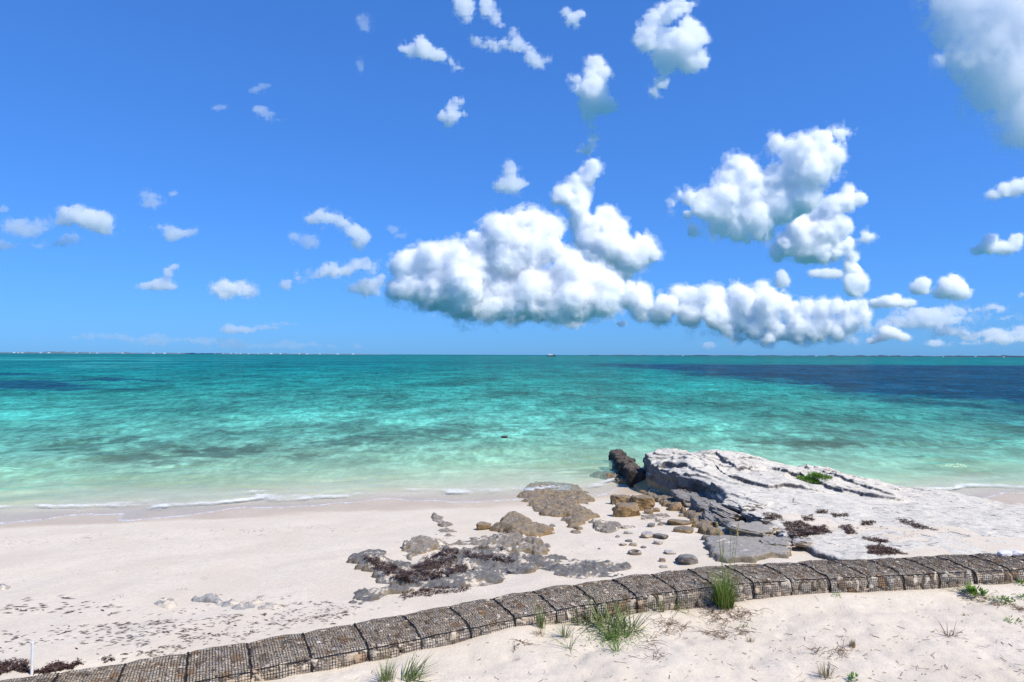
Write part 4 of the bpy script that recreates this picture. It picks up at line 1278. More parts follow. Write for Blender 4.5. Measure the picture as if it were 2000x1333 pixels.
def see(px, py, full=False):
    """The solid surface the photograph shows at (px, py)."""
    d = ray(px, py); d = d / np.linalg.norm(d)
    if full:
        o = Vector(CAM_P)
        for _ in range(60):
            hit, loc, nrm, idx, ob, mtx = SC.ray_cast(DG, o, Vector(d))
            if not hit: break
            if not ob.name.startswith(('sea', 'wire_mesh', 'lacing', 'cloud')): return loc
            o = loc + Vector(d) * 0.003
    best = np.array(on_ground(px, py)); bt = (best - CAM_P) @ d
    rel = SOLID_C - CAM_P
    t = rel @ d
    near = np.where(np.linalg.norm(rel - t[:, None] * d, axis=1) < SOLID_R)[0]
    for k in near:
        M = SOLID_I[k]
        ok, loc, nrm, idx = SOLID[k].ray_cast(M @ Vector(CAM_P), M.to_3x3() @ Vector(d))
        if ok:
            w = SOLID[k].matrix_world @ loc
            tt = (np.array(w) - CAM_P) @ d
            if tt < bt: best, bt = np.array(w), tt
    return Vector(best)

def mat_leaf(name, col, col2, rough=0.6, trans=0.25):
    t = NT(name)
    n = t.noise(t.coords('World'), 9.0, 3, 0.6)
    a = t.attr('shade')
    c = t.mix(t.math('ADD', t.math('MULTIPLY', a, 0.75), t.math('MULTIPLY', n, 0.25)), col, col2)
    pb = t.node('ShaderNodeBsdfPrincipled')
    t.l.new(c, pb.inputs['Base Color']); pb.inputs['Roughness'].default_value = rough
    pb.inputs['Specular IOR Level'].default_value = 0.3
    tl = t.node('ShaderNodeBsdfTranslucent'); t.l.new(c, tl.inputs[0])
    m = t.node('ShaderNodeMixShader'); m.inputs[0].default_value = trans
    t.l.new(pb.outputs[0], m.inputs[1]); t.l.new(tl.outputs[0], m.inputs[2])
    return t.done(m.outputs[0])

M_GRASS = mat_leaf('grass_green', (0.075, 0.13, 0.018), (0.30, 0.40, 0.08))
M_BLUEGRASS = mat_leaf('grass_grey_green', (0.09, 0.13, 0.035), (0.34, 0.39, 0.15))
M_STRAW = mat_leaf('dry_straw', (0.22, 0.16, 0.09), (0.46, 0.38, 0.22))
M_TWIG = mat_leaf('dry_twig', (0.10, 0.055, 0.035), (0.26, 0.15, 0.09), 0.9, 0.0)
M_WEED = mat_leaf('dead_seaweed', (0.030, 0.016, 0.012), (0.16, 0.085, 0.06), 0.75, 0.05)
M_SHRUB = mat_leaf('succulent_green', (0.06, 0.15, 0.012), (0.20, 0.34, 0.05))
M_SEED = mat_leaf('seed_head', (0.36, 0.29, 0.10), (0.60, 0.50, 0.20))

class Blades:
    def __init__(self): self.v, self.f, self.s, self.n = [], [], [], 0
    def blade(self, base, az, lean, length, width, droop, rng, seg=5, shade=None):
        """A tapering leaf that leaves BASE at the angle LEAN from upright and bends over by DROOP."""
        t = np.linspace(0, 1, seg + 1)
        ang = lean + droop * t ** 1.4
        dl = length / seg
        r = np.concatenate([[0], np.cumsum(np.sin(ang[:-1]) * dl)])
        z = np.concatenate([[0], np.cumsum(np.cos(ang[:-1]) * dl)])
        d = np.array([math.cos(az), math.sin(az)]); sd = np.array([-d[1], d[0]])
        tw = rng.uniform(-0.5, 0.5)
        P = np.stack([base[0] + d[0] * r, base[1] + d[1] * r, base[2] + z], -1)
        w = width * np.clip(1.0 - t ** 1.6, 0.04, 1) * (0.6 + 0.4 * np.minimum(1, t * 6))
        S = np.stack([sd[0] * np.ones(seg + 1), sd[1] * np.ones(seg + 1), tw * np.ones(seg + 1)], -1)
        self.v.append(np.concatenate([P - S * w[:, None] / 2, P + S * w[:, None] / 2]))
        i = self.n + np.arange(seg); k = seg + 1
        self.f.append(np.stack([i, i + 1, i + 1 + k, i + k], -1))
        sh = rng.random() if shade is None else shade
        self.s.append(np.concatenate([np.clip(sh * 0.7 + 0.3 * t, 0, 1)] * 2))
        self.n += 2 * k
    def leaf(self, c, az, pitch, L, Wd, rng, shade=None, cup=0.2):
        d = np.array([math.cos(az) * math.cos(pitch), math.sin(az) * math.cos(pitch), math.sin(pitch)])
        s = np.array([-math.sin(az), math.cos(az), 0.0])
        u = np.cross(d, s)
        pts = [c, c + d * L * .45 + s * Wd / 2 - u * cup * Wd, c + d * L, c + d * L * .45 - s * Wd / 2 - u * cup * Wd]
        self.v.append(np.array(pts))
        self.f.append(np.array([[self.n, self.n + 1, self.n + 2, self.n + 3]]))
        self.s.append(np.full(4, rng.random() if shade is None else shade))
        self.n += 4
    def obj(self, name, mat, org, parent=None):
        org = np.asarray(org, float)
        me = new_mesh(name, np.concatenate(self.v) - org, np.concatenate(self.f), False)
        attr(me, 'shade', np.concatenate(self.s))
        return link(name, me, mat, parent, None if parent else tuple(org))

def tuft(px, py, n, hgt, spread, label, mat=None, seed=0, width=0.012, lean=0.5, droop=0.9, name='grass_tuft', group='grass tufts on the dune', az=None, azs=3.2, up=0.0):
    """A grass tuft rooted at (px, py); hgt and spread in metres."""
    rng = np.random.default_rng(seed)
    c = see(px, py)
    B = Blades()
    for _ in range(n):
        a = rng.uniform(0, 2 * np.pi); r = spread * rng.random() ** 0.7
        x, y = c.x + math.cos(a) * r, c.y + math.sin(a) * r * 0.8
        z = gz_at(x, y) - 0.01
        aa = a + rng.normal(0, 0.7) if az is None else az + rng.normal(0, azs)
        B.blade((x, y, z), aa, abs(rng.normal(lean * 0.7, lean * 0.5)), hgt * rng.uniform(0.55, 1.15), width * rng.uniform(0.6, 1.3), droop * rng.uniform(0.3, 1.3), rng)
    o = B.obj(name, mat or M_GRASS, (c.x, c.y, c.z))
    tag(o, label, 'grass', group)
    return o

# the big spreading clump in front of the baskets (rooted a little up the slope)
def big_clump():
    rng = np.random.default_rng(5)
    c = see(1192, 1228)
    root = empty('grass_clump', c)
    tag(root, 'largest spreading green grass clump in front of the baskets', 'grass', 'grass tufts on the dune')
    B = Blades()
    for px, py, n, hg, sp in ((1192, 1226, 90, 0.56, 0.22), (1160, 1212, 46, 0.54, 0.16), (1232, 1230, 44, 0.52, 0.15), (1140, 1222, 24, 0.48, 0.12), (1180, 1196, 46, 0.46, 0.14), (1205, 1246, 70, 0.36, 0.16)):
        q = see(px, py)
        for _ in range(n):
            a = rng.uniform(0, 2 * np.pi); r = sp * rng.random() ** 0.6
            x, y = q.x + math.cos(a) * r, q.y + 0.8 * math.sin(a) * r
            B.blade((x, y, gz_at(x, y) - 0.01), a + rng.normal(0, 0.6), abs(rng.normal(0.85, 0.48)), hg * rng.uniform(0.5, 1.2), 0.020 * rng.uniform(0.6, 1.3), rng.uniform(0.2, 0.9), rng, 6)
    ob = B.obj('blades', M_BLUEGRASS, c)
    ob.parent = root; ob.location = (0, 0, 0)
    L = Blades()
    for _ in range(750):
        t = rng.random(); px = rng.normal(1200, 26); py = rng.normal(1248, 12)
        q = on_ground(px, py)
        z = q[2] + abs(rng.normal(0, 0.07)) + 0.01
        L.leaf(np.array([q[0], q[1], z]), rng.uniform(0, 6.28), rng.uniform(-0.1, 0.9), rng.uniform(0.02, 0.045), rng.uniform(0.012, 0.022), rng)
    ob = L.obj('creeping_leaves', M_SHRUB, c); ob.parent = root; ob.location = (0, 0, 0)

big_clump()

def tall_clump():
    rng = np.random.default_rng(8)
    c = see(1416, 1187)
    root = empty('grass_clump', c)
    tag(root, 'tall upright green grass with yellow seed stalks standing against the baskets', 'grass', 'grass tufts on the dune')
    B = Blades()
    for _ in range(380):
        a = rng.uniform(0, 2 * np.pi); r = 0.15 * rng.random() ** 0.9
        x, y = c.x + math.cos(a) * r, c.y + 0.6 * math.sin(a) * r
        B.blade((x, y, c.z - 0.03), a + rng.normal(0, 0.6), abs(rng.normal(0.16, 0.20)), 0.80 * rng.beta(2.0, 2.2) + 0.12, 0.012 * rng.uniform(0.7, 1.3), rng.uniform(0.0, 1.0), rng, 5)
    ob = B.obj('blades', M_GRASS, c); ob.parent = root; ob.location = (0, 0, 0)
    for px, tpx, tpy, hd in ((1412, 1400, 1018, 0.20), (1418, 1412, 1056, 0.32), (1420, 1428, 1022, 0.0), (1424, 1442, 1022, 0.2), (1416, 1436, 1052, 0.0), (1408, 1404, 1060, 0.0)):
        S = Net()
        b = np.array([c.x + (px - 1416) / FPX * c.y, c.y, c.z - 0.02])
        e = at_y(float(tpx), float(tpy), float(c.y + rng.uniform(-0.05, 0.1)))
        t = np.linspace(0, 1, 14)[:, None]
        P = b + (e - b) * t + np.array([0.05 * rng.uniform(-1, 1), 0, 0]) * np.sin(t * np.pi)
        S.tube(P, np.linspace(0.006, 0.0035, 14), 5)
        me = S.mesh('seed_stalk', c); attr(me, 'shade', np.full(len(me.vertices), 0.6))
        st = link('seed_stalk', me, M_GRASS, root)
        if hd > 0:
            H = Blades()
            for _ in range(46):
                q = e - (e - b) / np.linalg.norm(e - b) * rng.uniform(0, hd)
                H.leaf(q, rng.uniform(0, 6.28), rng.uniform(-1.3, -0.2), rng.uniform(0.03, 0.06), 0.014, rng)
            oh = H.obj('seed_head', M_SEED, c); oh.parent = st; oh.location = (0, 0, 0)
tall_clump()

tuft(1056, 1226, 46, 0.42, 0.07, 'slim grey-green tuft leaning on the baskets seaward of the big clump', M_BLUEGRASS, 11, lean=0.2, droop=0.5)
tuft(1100, 1212, 60, 0.20, 0.12, 'short bushy green tuft at the foot of the baskets', M_GRASS, 12, lean=0.5, width=0.014)
tuft(1104, 1246, 34, 0.38, 0.06, 'thin tuft with arching blades, camera side of the bushy one', M_BLUEGRASS, 13, lean=0.4, droop=1.2)
tuft(1112, 1268, 14, 0.40, 0.05, 'few long bent blades lying on the sand below the thin tuft', M_BLUEGRASS, 14, lean=1.0, droop=0.7)
tuft(1054, 1240, 26, 0.16, 0.08, 'low straw-green tuft below the slim tuft', M_STRAW, 15, lean=0.8)
tuft(1310, 1180, 44, 0.30, 0.07, 'flattened grey-green tuft touching the baskets between both big clumps', M_BLUEGRASS, 16, lean=0.9, droop=0.6)
tuft(1322, 1192, 26, 0.42, 0.06, 'arching blades spread flat below the flattened tuft', M_BLUEGRASS, 17, lean=1.0, droop=0.6, az=-0.6, azs=0.5)
tuft(1296, 1196, 22, 0.42, 0.06, 'sparse long blades reaching towards the big clump', M_BLUEGRASS, 18, lean=1.1, droop=0.5, az=3.3, azs=0.5)
tuft(1202, 1272, 22, 0.30, 0.05, 'small star-shaped tuft on the camera side of the big clump', M_GRASS, 19, lean=0.9, droop=0.6)
tuft(755, 1331, 70, 0.34, 0.12, 'grass tuft with upright blades at the bottom picture edge', M_BLUEGRASS, 20, lean=0.35, droop=0.5)
tuft(800, 1328, 70, 0.46, 0.14, 'grass tuft with blades swept sideways near the bottom picture edge', M_BLUEGRASS, 21, lean=1.0, droop=0.5, az=0.3, azs=0.6, width=0.018)
tuft(1665, 1262, 40, 0.12, 0.06, 'short dry stubble tuft in the open dune sand', M_STRAW, 22, lean=0.25, droop=0.2)
tuft(1466, 1252, 26, 0.09, 0.05, 'tiny brown-green tuft inland of the tall grass', M_STRAW, 23, lean=0.7)
tuft(1885, 1203, 20, 0.08, 0.05, 'tiny dry tuft below the leafy plants', M_STRAW, 24, lean=0.7)
tuft(1612, 1322, 40, 0.24, 0.10, 'thin pale dry tuft at the bottom picture edge', M_STRAW, 25, lean=0.25, droop=0.4)
tuft(1855, 1242, 26, 0.30, 0.07, 'dark dead tuft with stiff blades lying in open sand', M_TWIG, 26, lean=1.15, droop=0.3, width=0.010)
tuft(1470, 1308, 14, 0.07, 0.05, 'tiny brown weed tuft low in the dune sand', M_TWIG, 27, lean=0.8)
tuft(1640, 1280, 22, 0.16, 0.10, 'spiky dark dead tuft beside the dry stubble', M_TWIG, 28, lean=1.0, width=0.007)

def leafy(px, py, n, size, label, seed, mat=None, name='leafy_plant', rise=0.12, L=0.09, group='small leafy plants on the sand'):
    rng = np.random.default_rng(seed)
    c = see(px, py)
    B = Blades()
    for _ in range(n):
        a = rng.uniform(0, 6.28); r = size * rng.random() ** 0.7
        x, y = c.x + math.cos(a) * r, c.y + math.sin(a) * r * 0.8
        z0 = top_at(x, y)[0]
        B.leaf(np.array([x, y, z0 + rise * rng.random() * (1 - 0.5 * r / size)]), a + rng.normal(0, 0.6), rng.uniform(0.0, 1.1), L * rng.uniform(0.6, 1.2), L * 0.38 * rng.uniform(0.7, 1.2), rng)
    tag(B.obj(name, mat or M_SHRUB, c), label, 'plant', group)
leafy(1905, 1163, 46, 0.15, 'bright green rosette plant at the foot of the baskets', 31, rise=0.16, L=0.16)
leafy(1960, 1176, 90, 0.20, 'low green plant with small leaves next to the rosette', 32, rise=0.08, L=0.07)
leafy(1998, 1170, 40, 0.10, 'green sprig cut by the picture edge, level with the small leaved plant', 33, rise=0.08, L=0.07)
leafy(1995, 1143, 40, 0.10, 'green sprig against the last basket in view', 37, rise=0.10, L=0.07)
leafy(1978, 1216, 34, 0.11, 'little upright sprig with a dark stalk in open sand', 34, rise=0.08, L=0.06)
leafy(1633, 1164, 26, 0.08, 'tiny seedling close to the baskets', 35, rise=0.05, L=0.05)
leafy(1666, 1330, 40, 0.07, 'dark green seedling at the bottom picture edge', 36, rise=0.08, L=0.07)
leafy(1456, 1225, 16, 0.05, 'tiny green seedling inland of the tall grass', 38, rise=0.04, L=0.04)
# the green cushion on the outcrop
leafy(1590, 938, 900, 0.62, 'bright green cushion plant growing in a hollow of the pale outcrop', 39, name='cushion_plant', rise=0.20, L=0.12, group='cushion plant on the outcrop')

def vine(pts, n, label, seed, mat=None, up=0.10, spread=14, name='dry_vine', leaves=0.5):
    """A tangle of dry stems along the pixels PTS."""
    rng = np.random.default_rng(seed)
    S = Net(); Lf = Blades()
    pts = np.array(pts, float)
    c = on_ground(*pts.mean(0))
    for _ in range(n):
        k = rng.integers(len(pts))
        p = on_ground(*(pts[k] + rng.normal(0, spread, 2) * [1, 0.45]))
        L = rng.uniform(0.10, 0.30); a = rng.uniform(0, 6.28); e = rng.uniform(0.0, 0.7)
        t = np.linspace(0, 1, 5)[:, None]
        P = p + L * t * np.array([math.cos(a), math.sin(a), 0]) + np.array([0, 0, up]) * e * np.sin(t * 2.4) + rng.normal(0, 0.012, (5, 3)) + [0, 0, 0.006]
        S.tube(P, np.linspace(0.004, 0.002, 5), 4)
        if rng.random() < leaves:
            for _ in range(3):
                Lf.leaf(P[rng.integers(5)], rng.uniform(0, 6.28), rng.uniform(-.2, .8), 0.03, 0.014, rng)
    me = S.mesh(name, c); attr(me, 'shade', np.repeat(rng.random(n), 20))
    root = link(name, me, mat or M_TWIG, loc=c)
    tag(root, label, 'dry vine', 'dry vines on the dune')
    if Lf.n:
        ob = Lf.obj('dead_leaves', mat or M_TWIG, c); ob.parent = root; ob.location = (0, 0, 0)
vine([(1300, 1212), (1312, 1225), (1325, 1236), (1290, 1235), (1300, 1222)], 46, 'thin reddish dry vine between the two big grass clumps', 41)
vine([(1400, 1192), (1420, 1200), (1440, 1190), (1450, 1205), (1410, 1215), (1385, 1200)], 110, 'wide reddish dry vine tangle at the foot of the tall grass', 42)
vine([(1385, 1238), (1400, 1242), (1420, 1244), (1440, 1240), (1450, 1230)], 46, 'dark curved line of dry stems inland of the wide vine tangle', 43, up=0.05, spread=7)
vine([(1272, 1260), (1276, 1272), (1280, 1285), (1270, 1250)], 20, 'short dark dry runner beside the big clump', 44, spread=6)
vine([(1870, 1150), (1885, 1160), (1910, 1172), (1930, 1175)], 60, 'brown dry creeper around the green rosette plant', 45, mat=M_STRAW, spread=12)
vine([(1950, 1185), (1980, 1190), (2000, 1195)], 30, 'brown dry creeper under the small leaved plant', 46, spread=8)
vine([(1020, 1262), (1028, 1272)], 10, 'sparse dark sprig camera side of the straw-green tuft', 47, spread=8)
vine([(1630, 1282), (1600, 1275), (1645, 1268)], 26, 'sparse dark sprigs around the dry stubble', 48, spread=10, up=0.14)

# seaweed
def weed_pile(poly, n, label, seed, thick=0.05, size=0.045, name='seaweed_pile', ragged=7):
    rng = np.random.default_rng(seed)
    P = np.array(poly, float)
    lo, hi = P.min(0), P.max(0)
    B = Blades(); done = 0
    c = see(*P.mean(0))
    px = rng.uniform(lo[0] - 6, hi[0] + 6, n * 4); py = rng.uniform(lo[1] - 3, hi[1] + 3, n * 4)
    sd = poly_sdf(px, py * 1.0, P) + ragged * 0.35 * fbm(px / 14, py / 6, octaves=3, seed=seed)
    if seed >= 70: sd = sd + 2.2 * fbm(px / 9, py / 3, octaves=4, seed=seed + 2) + 1.5 - 3.0 * rng.random(len(px)) ** 2
    keep = np.where((sd > 0) & (fbm(px / 7, py / 3.5, octaves=3, seed=seed + 1) > (-0.25 if seed < 70 else -9)))[0][:n]
    for k in keep:
        q = see(px[k], py[k])
        z = q.z + thick * rng.random() ** 2 + 0.004
        B.leaf(np.array([q.x, q.y, z]), rng.uniform(0, 6.28), rng.normal(0.06, 0.22), size * rng.uniform(0.5, 1.4), size * 0.38 * rng.uniform(0.5, 1.3), rng, shade=rng.random() ** 1.6, cup=rng.uniform(-.4, .4))
    if B.n: tag(B.obj(name, M_WEED, c), label, 'seaweed', 'dead seaweed heaps')
weed_pile([(712,1090),(735,1083),(746,1098),(768,1104),(784,1116),(802,1120),(792,1135),(760,1128),(738,1115),(718,1104)], 2600, 'dark brown seaweed heap on the outer tip of the grey shelf', 61, 0.07)
weed_pile([(770,1130),(800,1115),(820,1096),(850,1080),(868,1072),(894,1076),(892,1090),(872,1095),(900,1100),(930,1112),(890,1122),(850,1130),(800,1140)], 5500, 'largest dark brown seaweed heap spread across the grey shelf', 62, 0.07)
weed_pile([(898,1076),(950,1084),(1000,1090),(1006,1098),(950,1097),(905,1090)], 1500, 'narrow seaweed streak along the top of the grey shelf', 63, 0.05)
weed_pile([(775,1162),(815,1154),(870,1145),(922,1150),(885,1160),(820,1166),(790,1172)], 1500, 'reddish seaweed streak in the sand below the grey shelf', 64, 0.04)
weed_pile([(-10,1300),(30,1290),(58,1298),(66,1316),(30,1312),(-10,1320)], 1300, 'thick brown seaweed heap on the seaward side of the white stake', 65, 0.06)
weed_pile([(68,1316),(105,1300),(165,1294),(140,1306),(95,1318)], 1500, 'flat brown seaweed heap between the white stake and the baskets', 66, 0.05)
weed_pile([(195,1288),(215,1282),(222,1290),(205,1296)], 120, 'small seaweed scrap just behind the baskets', 67, 0.03)
G = [((1528,1022),(1560,1018),(1585,1030),(1610,1038),(1580,1045),(1545,1050)), ((1585,1032),(1610,1028),(1625,1042),(1595,1042)), ((1690,1068),(1720,1064),(1755,1076),(1770,1082),(1700,1082)),
     ((1752,1016),(1770,1014),(1800,1026),(1830,1036),(1790,1032)), ((1640,1030),(1658,1026),(1672,1042),(1655,1042)), ((1566,1010),(1585,1008),(1588,1016),(1570,1018)), ((1625,1004),(1650,1004),(1655,1009),(1630,1009)),
     ((1490,1004),(1520,1006),(1528,1014),(1500,1014)), ((1680,1020),(1710,1020),(1700,1026),(1684,1026)), ((1685,1050),(1730,1056),(1738,1060),(1690,1056)), ((1595,998),(1615,998),(1616,1003),(1596,1003))]
LB = ['thick red-brown seaweed heap hanging over the tan rock shelf', 'second red-brown heap touching the one over the rock shelf', 'dark seaweed heap pressed against the baskets below the outcrop',
      'long slanting seaweed streak towards the far end of the outcrop sand', 'forked seaweed scrap in the middle of the outcrop sand', 'round seaweed scrap above the thick red-brown heap', 'flat seaweed scrap near the smooth grey rock',
      'ragged seaweed patch at the cliff edge', 'pale seaweed scrap midway to the slanting streak', 'thin seaweed line just above the heap against the baskets', 'tiny seaweed scrap highest on the outcrop sand']
for i, (g, l) in enumerate(zip(G, LB)):
    a = abs(sum(p[0] * q[1] - q[0] * p[1] for p, q in zip(g, g[1:] + g[:1]))) / 2
    weed_pile(list(g), int(140 + a * 1.7), l, 70 + i, 0.02, 0.06, ragged=2)

# uncountable scraps washed up over the beach
def scraps():
    rng = np.random.default_rng(77)
    B = Blades()
    def add(px, py, L, W_, az):
        q = on_ground(px, py)
        z = gz_at(q[0], q[1]) + 0.006
        B.leaf(np.array([q[0], q[1], z]), az, rng.uniform(-0.02, 0.12), L, W_, rng, shade=rng.random() ** 1.5, cup=rng.uniform(-0.3, 0.1))
    # bands along the drift lines
    for n, x0, x1, y0, y1, sp, L in ((110, 0, 420, 1250, 1215, 14, 0.11), (90, 200, 720, 1232, 1182, 12, 0.10), (44, 0, 260, 1190, 1180, 8, 0.15), (46, 320, 800, 1205, 1185, 18, 0.09), (50, 150, 560, 1270, 1205, 14, 0.10),
                                     (90, 0, 700, 1058, 1030, 4, 0.07), (120, 0, 1000, 1110, 1060, 40, 0.05), (160, 240, 680, 1290, 1190, 8, 0.08), (80, 960, 1300, 1110, 1040, 20, 0.05), (120, 1520, 1900, 1030, 1040, 16, 0.08), (90, 1560, 1850, 1060, 1050, 10, 0.07)):
        for _ in range(n):
            t = rng.random()
            px, py = x0 + (x1 - x0) * t, y0 + (y1 - y0) * t + rng.normal(0, sp)
            m = 1 if rng.random() < 0.75 else rng.integers(3, 9)
            if py > 1333: continue
            for _ in range(m):
                add(px + rng.normal(0, 5) * (m > 1), py + rng.normal(0, 1.6) * (m > 1), L * rng.uniform(0.35, 1.5), L * rng.uniform(0.10, 0.26), rng.normal(0.25, 0.35) + (math.pi if rng.random() < 0.5 else 0))
    o = B.obj('seaweed_scraps', M_WEED, (0, 18, 0.8))
    tag(o, kind='stuff')
scraps()

def litter():
    rng = np.random.default_rng(78)
    S = Net(); sh = []
    cnt = 0
    while cnt < 480:
        px, py = rng.uniform(560, 2020), rng.uniform(1150, 1360)
        q = on_ground(px, py)
        if q[1] > gab_y(q[0]) - 1.35: continue
        if rng.random() > np.interp(px, [560, 1000, 1400, 2000], [0.15, 0.35, 0.8, 1.0]) * np.interp(py, [1150, 1230, 1330], [0.3, 0.8, 1.0]): continue
        L = 0.035 + 0.10 * rng.random() ** 3 + (0.12 if rng.random() < 0.06 else 0)
        a = rng.normal(-0.5, 1.2)
        t = np.linspace(-.5, .5, 4)[:, None]
        P = q + L * t * np.array([math.cos(a), math.sin(a), 0]) + np.array([0, 0, 0.008]) + rng.normal(0, 0.05 * L, (4, 3)) * [1, 1, 0.3]
        S.tube(P, rng.uniform(0.0015, 0.0045), 4); sh.append(np.full(16, rng.random()))
        cnt += 1
    me = S.mesh('twig_litter', (3, 10, 1.3)); attr(me, 'shade', np.concatenate(sh))
    tag(link('twig_litter', me, M_TWIG, loc=(3, 10, 1.3)), kind='stuff')
    # white shell grit
    V = []; F = []
    B = Blades()
    for _ in range(260):
        px, py = rng.uniform(600, 2000), rng.uniform(1180, 1350)
        q = on_ground(px, py)
        if q[1] > gab_y(q[0]) - 1.3: continue
        B.leaf(np.array([q[0], q[1], q[2] + 0.006]), rng.uniform(0, 6.28), rng.uniform(0, 0.5), rng.uniform(0.01, 0.028), rng.uniform(0.01, 0.02), rng)
    tag(B.obj('shell_grit', M_SHELL, (3, 10, 1.3)), kind='stuff')
M_SHELL = mat_leaf('shell', (0.62, 0.58, 0.52), (0.80, 0.78, 0.74), 0.6, 0.0)
litter()

# white stake
def stake():
    p = see(62, 1318)
    r = 0.019
    hgt = 0.46
    S = Net()
    P = np.stack([np.linspace(0, 0.006, 6), np.zeros(6), np.linspace(-0.3, hgt, 6)], -1)
    S.tube(P, r, 16)
    me = S.mesh('stake')
    M = mat_plain('white_plastic', (0.72, 0.71, 0.68), 0.45, 0.4, 0.06, 8, 0.05)
    # rim and hollow of the pipe end
    a = np.arange(16) * 2 * np.pi / 16
    o = link('white_stake', me, M, loc=p)
    K = Net()
    K.tube(np.array([[0.006, 0, hgt - 0.012], [0.006, 0, hgt + 0.004], [0.006, 0, hgt + 0.006]]), np.array([r * 1.12, r * 1.12, 0.001]), 16)
    link('end_cap', K.mesh('end_cap'), M, o)
    tag(o, 'thin white pipe stake standing upright beside the baskets', 'stake')
stake()

# two white stones lying on the baskets
for i, (px, py, w, lab) in enumerate([(1962, 1087, 30, 'white rounded block lying on top of the baskets, the squarer of two'), (1986, 1085, 30, 'white rounded block lying on top of the baskets, the flatter of two')]):
    q = see(px, py, True)
    v, f = rock_shape(620 + i, n=24, planes=14, rough=0.12, blocky=0.2)
    wm = w / FPX * q.y
    v = v * [wm / 2, wm * 0.32, wm * (0.24 if i == 0 else 0.18)]
    o = link('white_stone', outward(new_mesh('white_stone', v, f)), None, loc=(q.x, q.y, top_at(q.x, q.y)[0] + wm * 0.14))
    o.data.materials.append(bpy.data.materials.get('white_stone') or mat_plain('white_stone', (0.76, 0.72, 0.66), 0.8, 0.3, 0.08, 10, 0.3))
    tag(o, lab, 'stone', 'white stones on the baskets')

# ------------------------------------------------------------------ far shores and the ship
def island(name, D, x0, x1, hfun, label_seed, mat):
    s = D / FPX
    px = np.linspace(x0, x1, 260)
    X = (px - 1000) * s
    hgt = np.maximum(hfun(px), 0.15) * s
    rows = [(0, 0.0), (0.02 * D * 0.1, 0.55), (0.05 * D * 0.1, 1.0), (0.2 * D * 0.1, 0.9), (0.4 * D * 0.1, 0.0)]
    V = []
    for k, (dy, fz) in enumerate(rows):
        V.append(np.stack([X * (1 + dy / D), D + dy + 0 * X, hgt * fz * (1 + 0.25 * vnoise(px / 3.0, px * 0 + k, seed=label_seed)) - (1.0 if fz == 0 else 0)], -1))
    V = np.stack(V)
    me = new_mesh(name, V.reshape(-1, 3), grid_faces(len(rows), len(px)))
    if np.mean([p.normal.z for p in me.polygons]) < 0: me.flip_normals()
    tag(link(name, me, mat), kind='structure')

def mat_land(name, a, b):
    t = NT(name)
    n = t.noise(t.coords('World', (1, 1, 4)), 0.02, 6, 0.7)
    t.pbsdf(t.mix(t.maprange(n, 0.35, 0.65), a, b), 0.95, None, 0.05)
    return t.m
M_LAND1 = mat_land('far_scrub', (0.10, 0.15, 0.19), (0.16, 0.20, 0.23))  # bluish haze of distance put into the land colours
M_LAND2 = mat_land('far_scrub_dark', (0.035, 0.055, 0.085), (0.07, 0.085, 0.11))
island('hills', 9000, -700, 760, lambda p: np.interp(p, [-700, 20, 60, 110, 220, 330, 520, 760], [3, 1.6, 2.6, 3.0, 2.0, 1.8, 1.6, 0.9]) * (1 + 0.4 * vnoise(p / 9, p * 0, seed=3)), 5, M_LAND1)
island('hills', 11000, 1150, 2700, lambda p: np.interp(p, [1150, 1240, 1400, 1560, 1700, 1800, 1900, 2000, 2700], [0.8, 1.2, 1.3, 1.6, 2.2, 2.2, 2.0, 3.0, 3.0]) * (1 + 0.35 * vnoise(p / 14, p * 0, seed=4)), 6, M_LAND2)

def house_mesh():
    w, d, e, r = 1.0, 0.7, 0.62, 1.0
    v = [(-w, -d, 0), (w, -d, 0), (w, d, 0), (-w, d, 0), (-w, -d, e), (w, -d, e), (w, d, e), (-w, d, e), (-w * .9, 0, r), (w * .9, 0, r)]
    me = bpy.data.meshes.new('far_house')
    me.from_pydata(v, [], [(0, 1, 5, 4), (1, 2, 6, 5), (2, 3, 7, 6), (3, 0, 4, 7), (4, 5, 9, 8), (6, 7, 8, 9), (5, 6, 9), (7, 4, 8)])
    me.materials.append(mat_plain('white_render', (0.75, 0.74, 0.72), 0.8, 0.2, 0.05, 1))
    return me
HM = house_mesh()
rng = np.random.default_rng(12)
for k, px in enumerate([28, 36, 44, 80, 96, 150, 176, 190, 240, 270, 300, 322, 350, 384, 400, 420, 436, 452, 462, 470, 486, 505, 530, 548, 585, 600, 625, 660, 690]):
    s = 8950 / FPX
    o = bpy.data.objects.new('far_house', HM); COL.objects.link(o)
    o.location = ((px - 1000) * s, 8950, 0.5 * s)
    w = rng.uniform(0.8, 2.2) * s * (1.6 if px < 50 else 1)
    o.scale = (w, w * 0.8, rng.uniform(0.8, 1.5) * s * 1.0)
    tag(o, 'tiny white house on the far low shore', 'house', 'white houses along the far shore')
for k, px in enumerate([1334, 1594, 1842, 1905, 1960]):
    s = 10950 / FPX
    o = bpy.data.objects.new('far_house', HM); COL.objects.link(o)
    o.location = ((px - 1000) * s, 10950, 0.2 * s)
    o.scale = (1.6 * s, 1.2 * s, 0.8 * s)
    tag(o, 'tiny pale house on the far dark shore', 'house', 'pale houses along the dark shore')

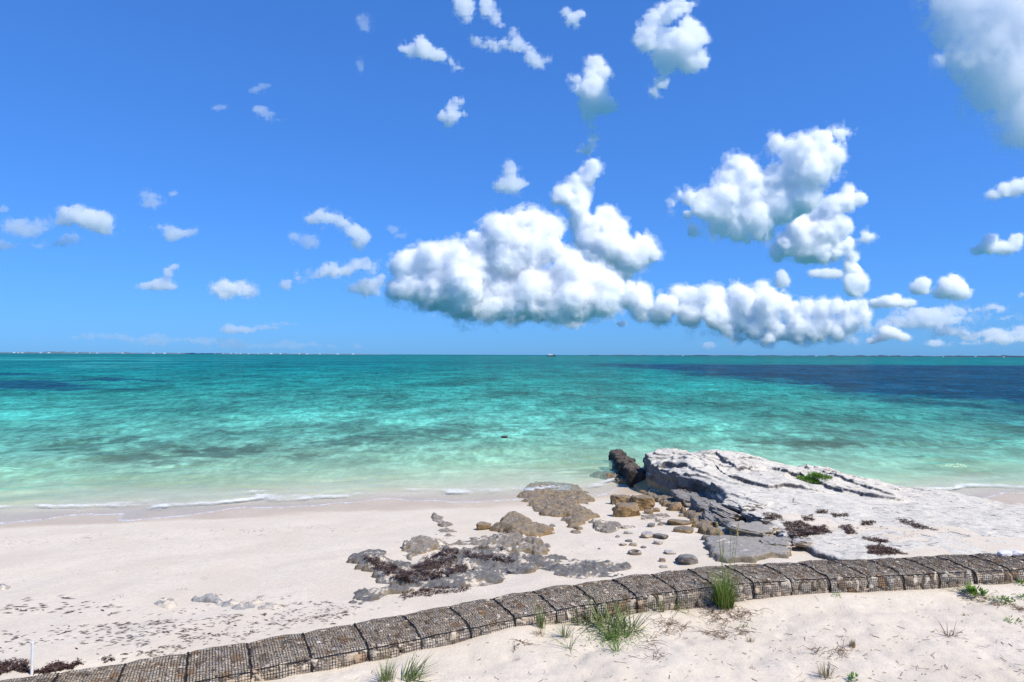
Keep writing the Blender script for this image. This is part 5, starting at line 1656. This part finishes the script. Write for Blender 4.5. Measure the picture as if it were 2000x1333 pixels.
def ship():
    D = 3000.0; s = D / FPX
    x = (1077 - 1000) * s
    root = empty('cargo_ship', (x, D, 0), 0.05)
    tag(root, 'small dark cargo ship with white deckhouse on the horizon', 'ship')
    L, B_, H = 40.0, 8.0, 4.6
    u = np.linspace(-1, 1, 21)
    V = []
    for zz, f in ((-1.0, 0.9), (H * 0.55, 1.0), (H, 1.04)):
        bw = B_ / 2 * (1 - np.clip((u - 0.55) / 0.45, 0, 1) ** 2 * 0.96) * f
        sheer = zz + (0.9 * np.clip(u - 0.5, 0, 1) ** 2 * 4 if zz > 1 else 0)
        V += [np.stack([u * L / 2 * (1 if zz > 0 else 0.96), -bw, sheer + 0 * u], -1), np.stack([u * L / 2 * (1 if zz > 0 else 0.96), bw, sheer + 0 * u], -1)]
    V = np.stack(V)
    i = np.arange(6 * 21).reshape(6, 21)
    F = []
    for a, b in ((0, 2), (2, 4), (3, 1), (5, 3), (4, 5)):
        F.append(np.stack([i[a, :-1], i[a, 1:], i[b, 1:], i[b, :-1]], -1))
    F.append(np.array([[i[0, 0], i[2, 0], i[3, 0], i[1, 0]], [i[2, 0], i[4, 0], i[5, 0], i[3, 0]]]))
    link('hull', new_mesh('hull', V.reshape(-1, 3), np.concatenate(F), False), mat_plain('hull_paint', (0.03, 0.03, 0.035), 0.6), root)
    def box(name, x0, x1, w, z0, z1, m):
        v = [(x0, -w, z0), (x1, -w, z0), (x1, w, z0), (x0, w, z0), (x0 + .3, -w * .95, z1), (x1 - .3, -w * .95, z1), (x1 - .3, w * .95, z1), (x0 + .3, w * .95, z1)]
        return link(name, new_mesh(name, v, np.array([(0, 1, 5, 4), (1, 2, 6, 5), (2, 3, 7, 6), (3, 0, 4, 7), (4, 5, 6, 7), (3, 2, 1, 0)]), False), m, root)
    wp = mat_plain('ship_white', (0.75, 0.75, 0.74), 0.5)
    box('deckhouse', -14, 6, 3.0, H + 0.01, H + 4.6, wp)
    box('bridge', -12, -5, 2.6, H + 4.61, H + 7.0, wp)
    box('cargo', 7, 15, 3.0, H + 0.01, H + 2.2, mat_plain('cargo_dark', (0.12, 0.10, 0.09)))
    S = Net(); S.tube(np.array([[-9, 0, H + 7.0], [-9, 0, H + 9], [-9, 0, H + 11.5]]), 0.25, 6)
    link('mast', S.mesh('mast'), wp, root)
ship()
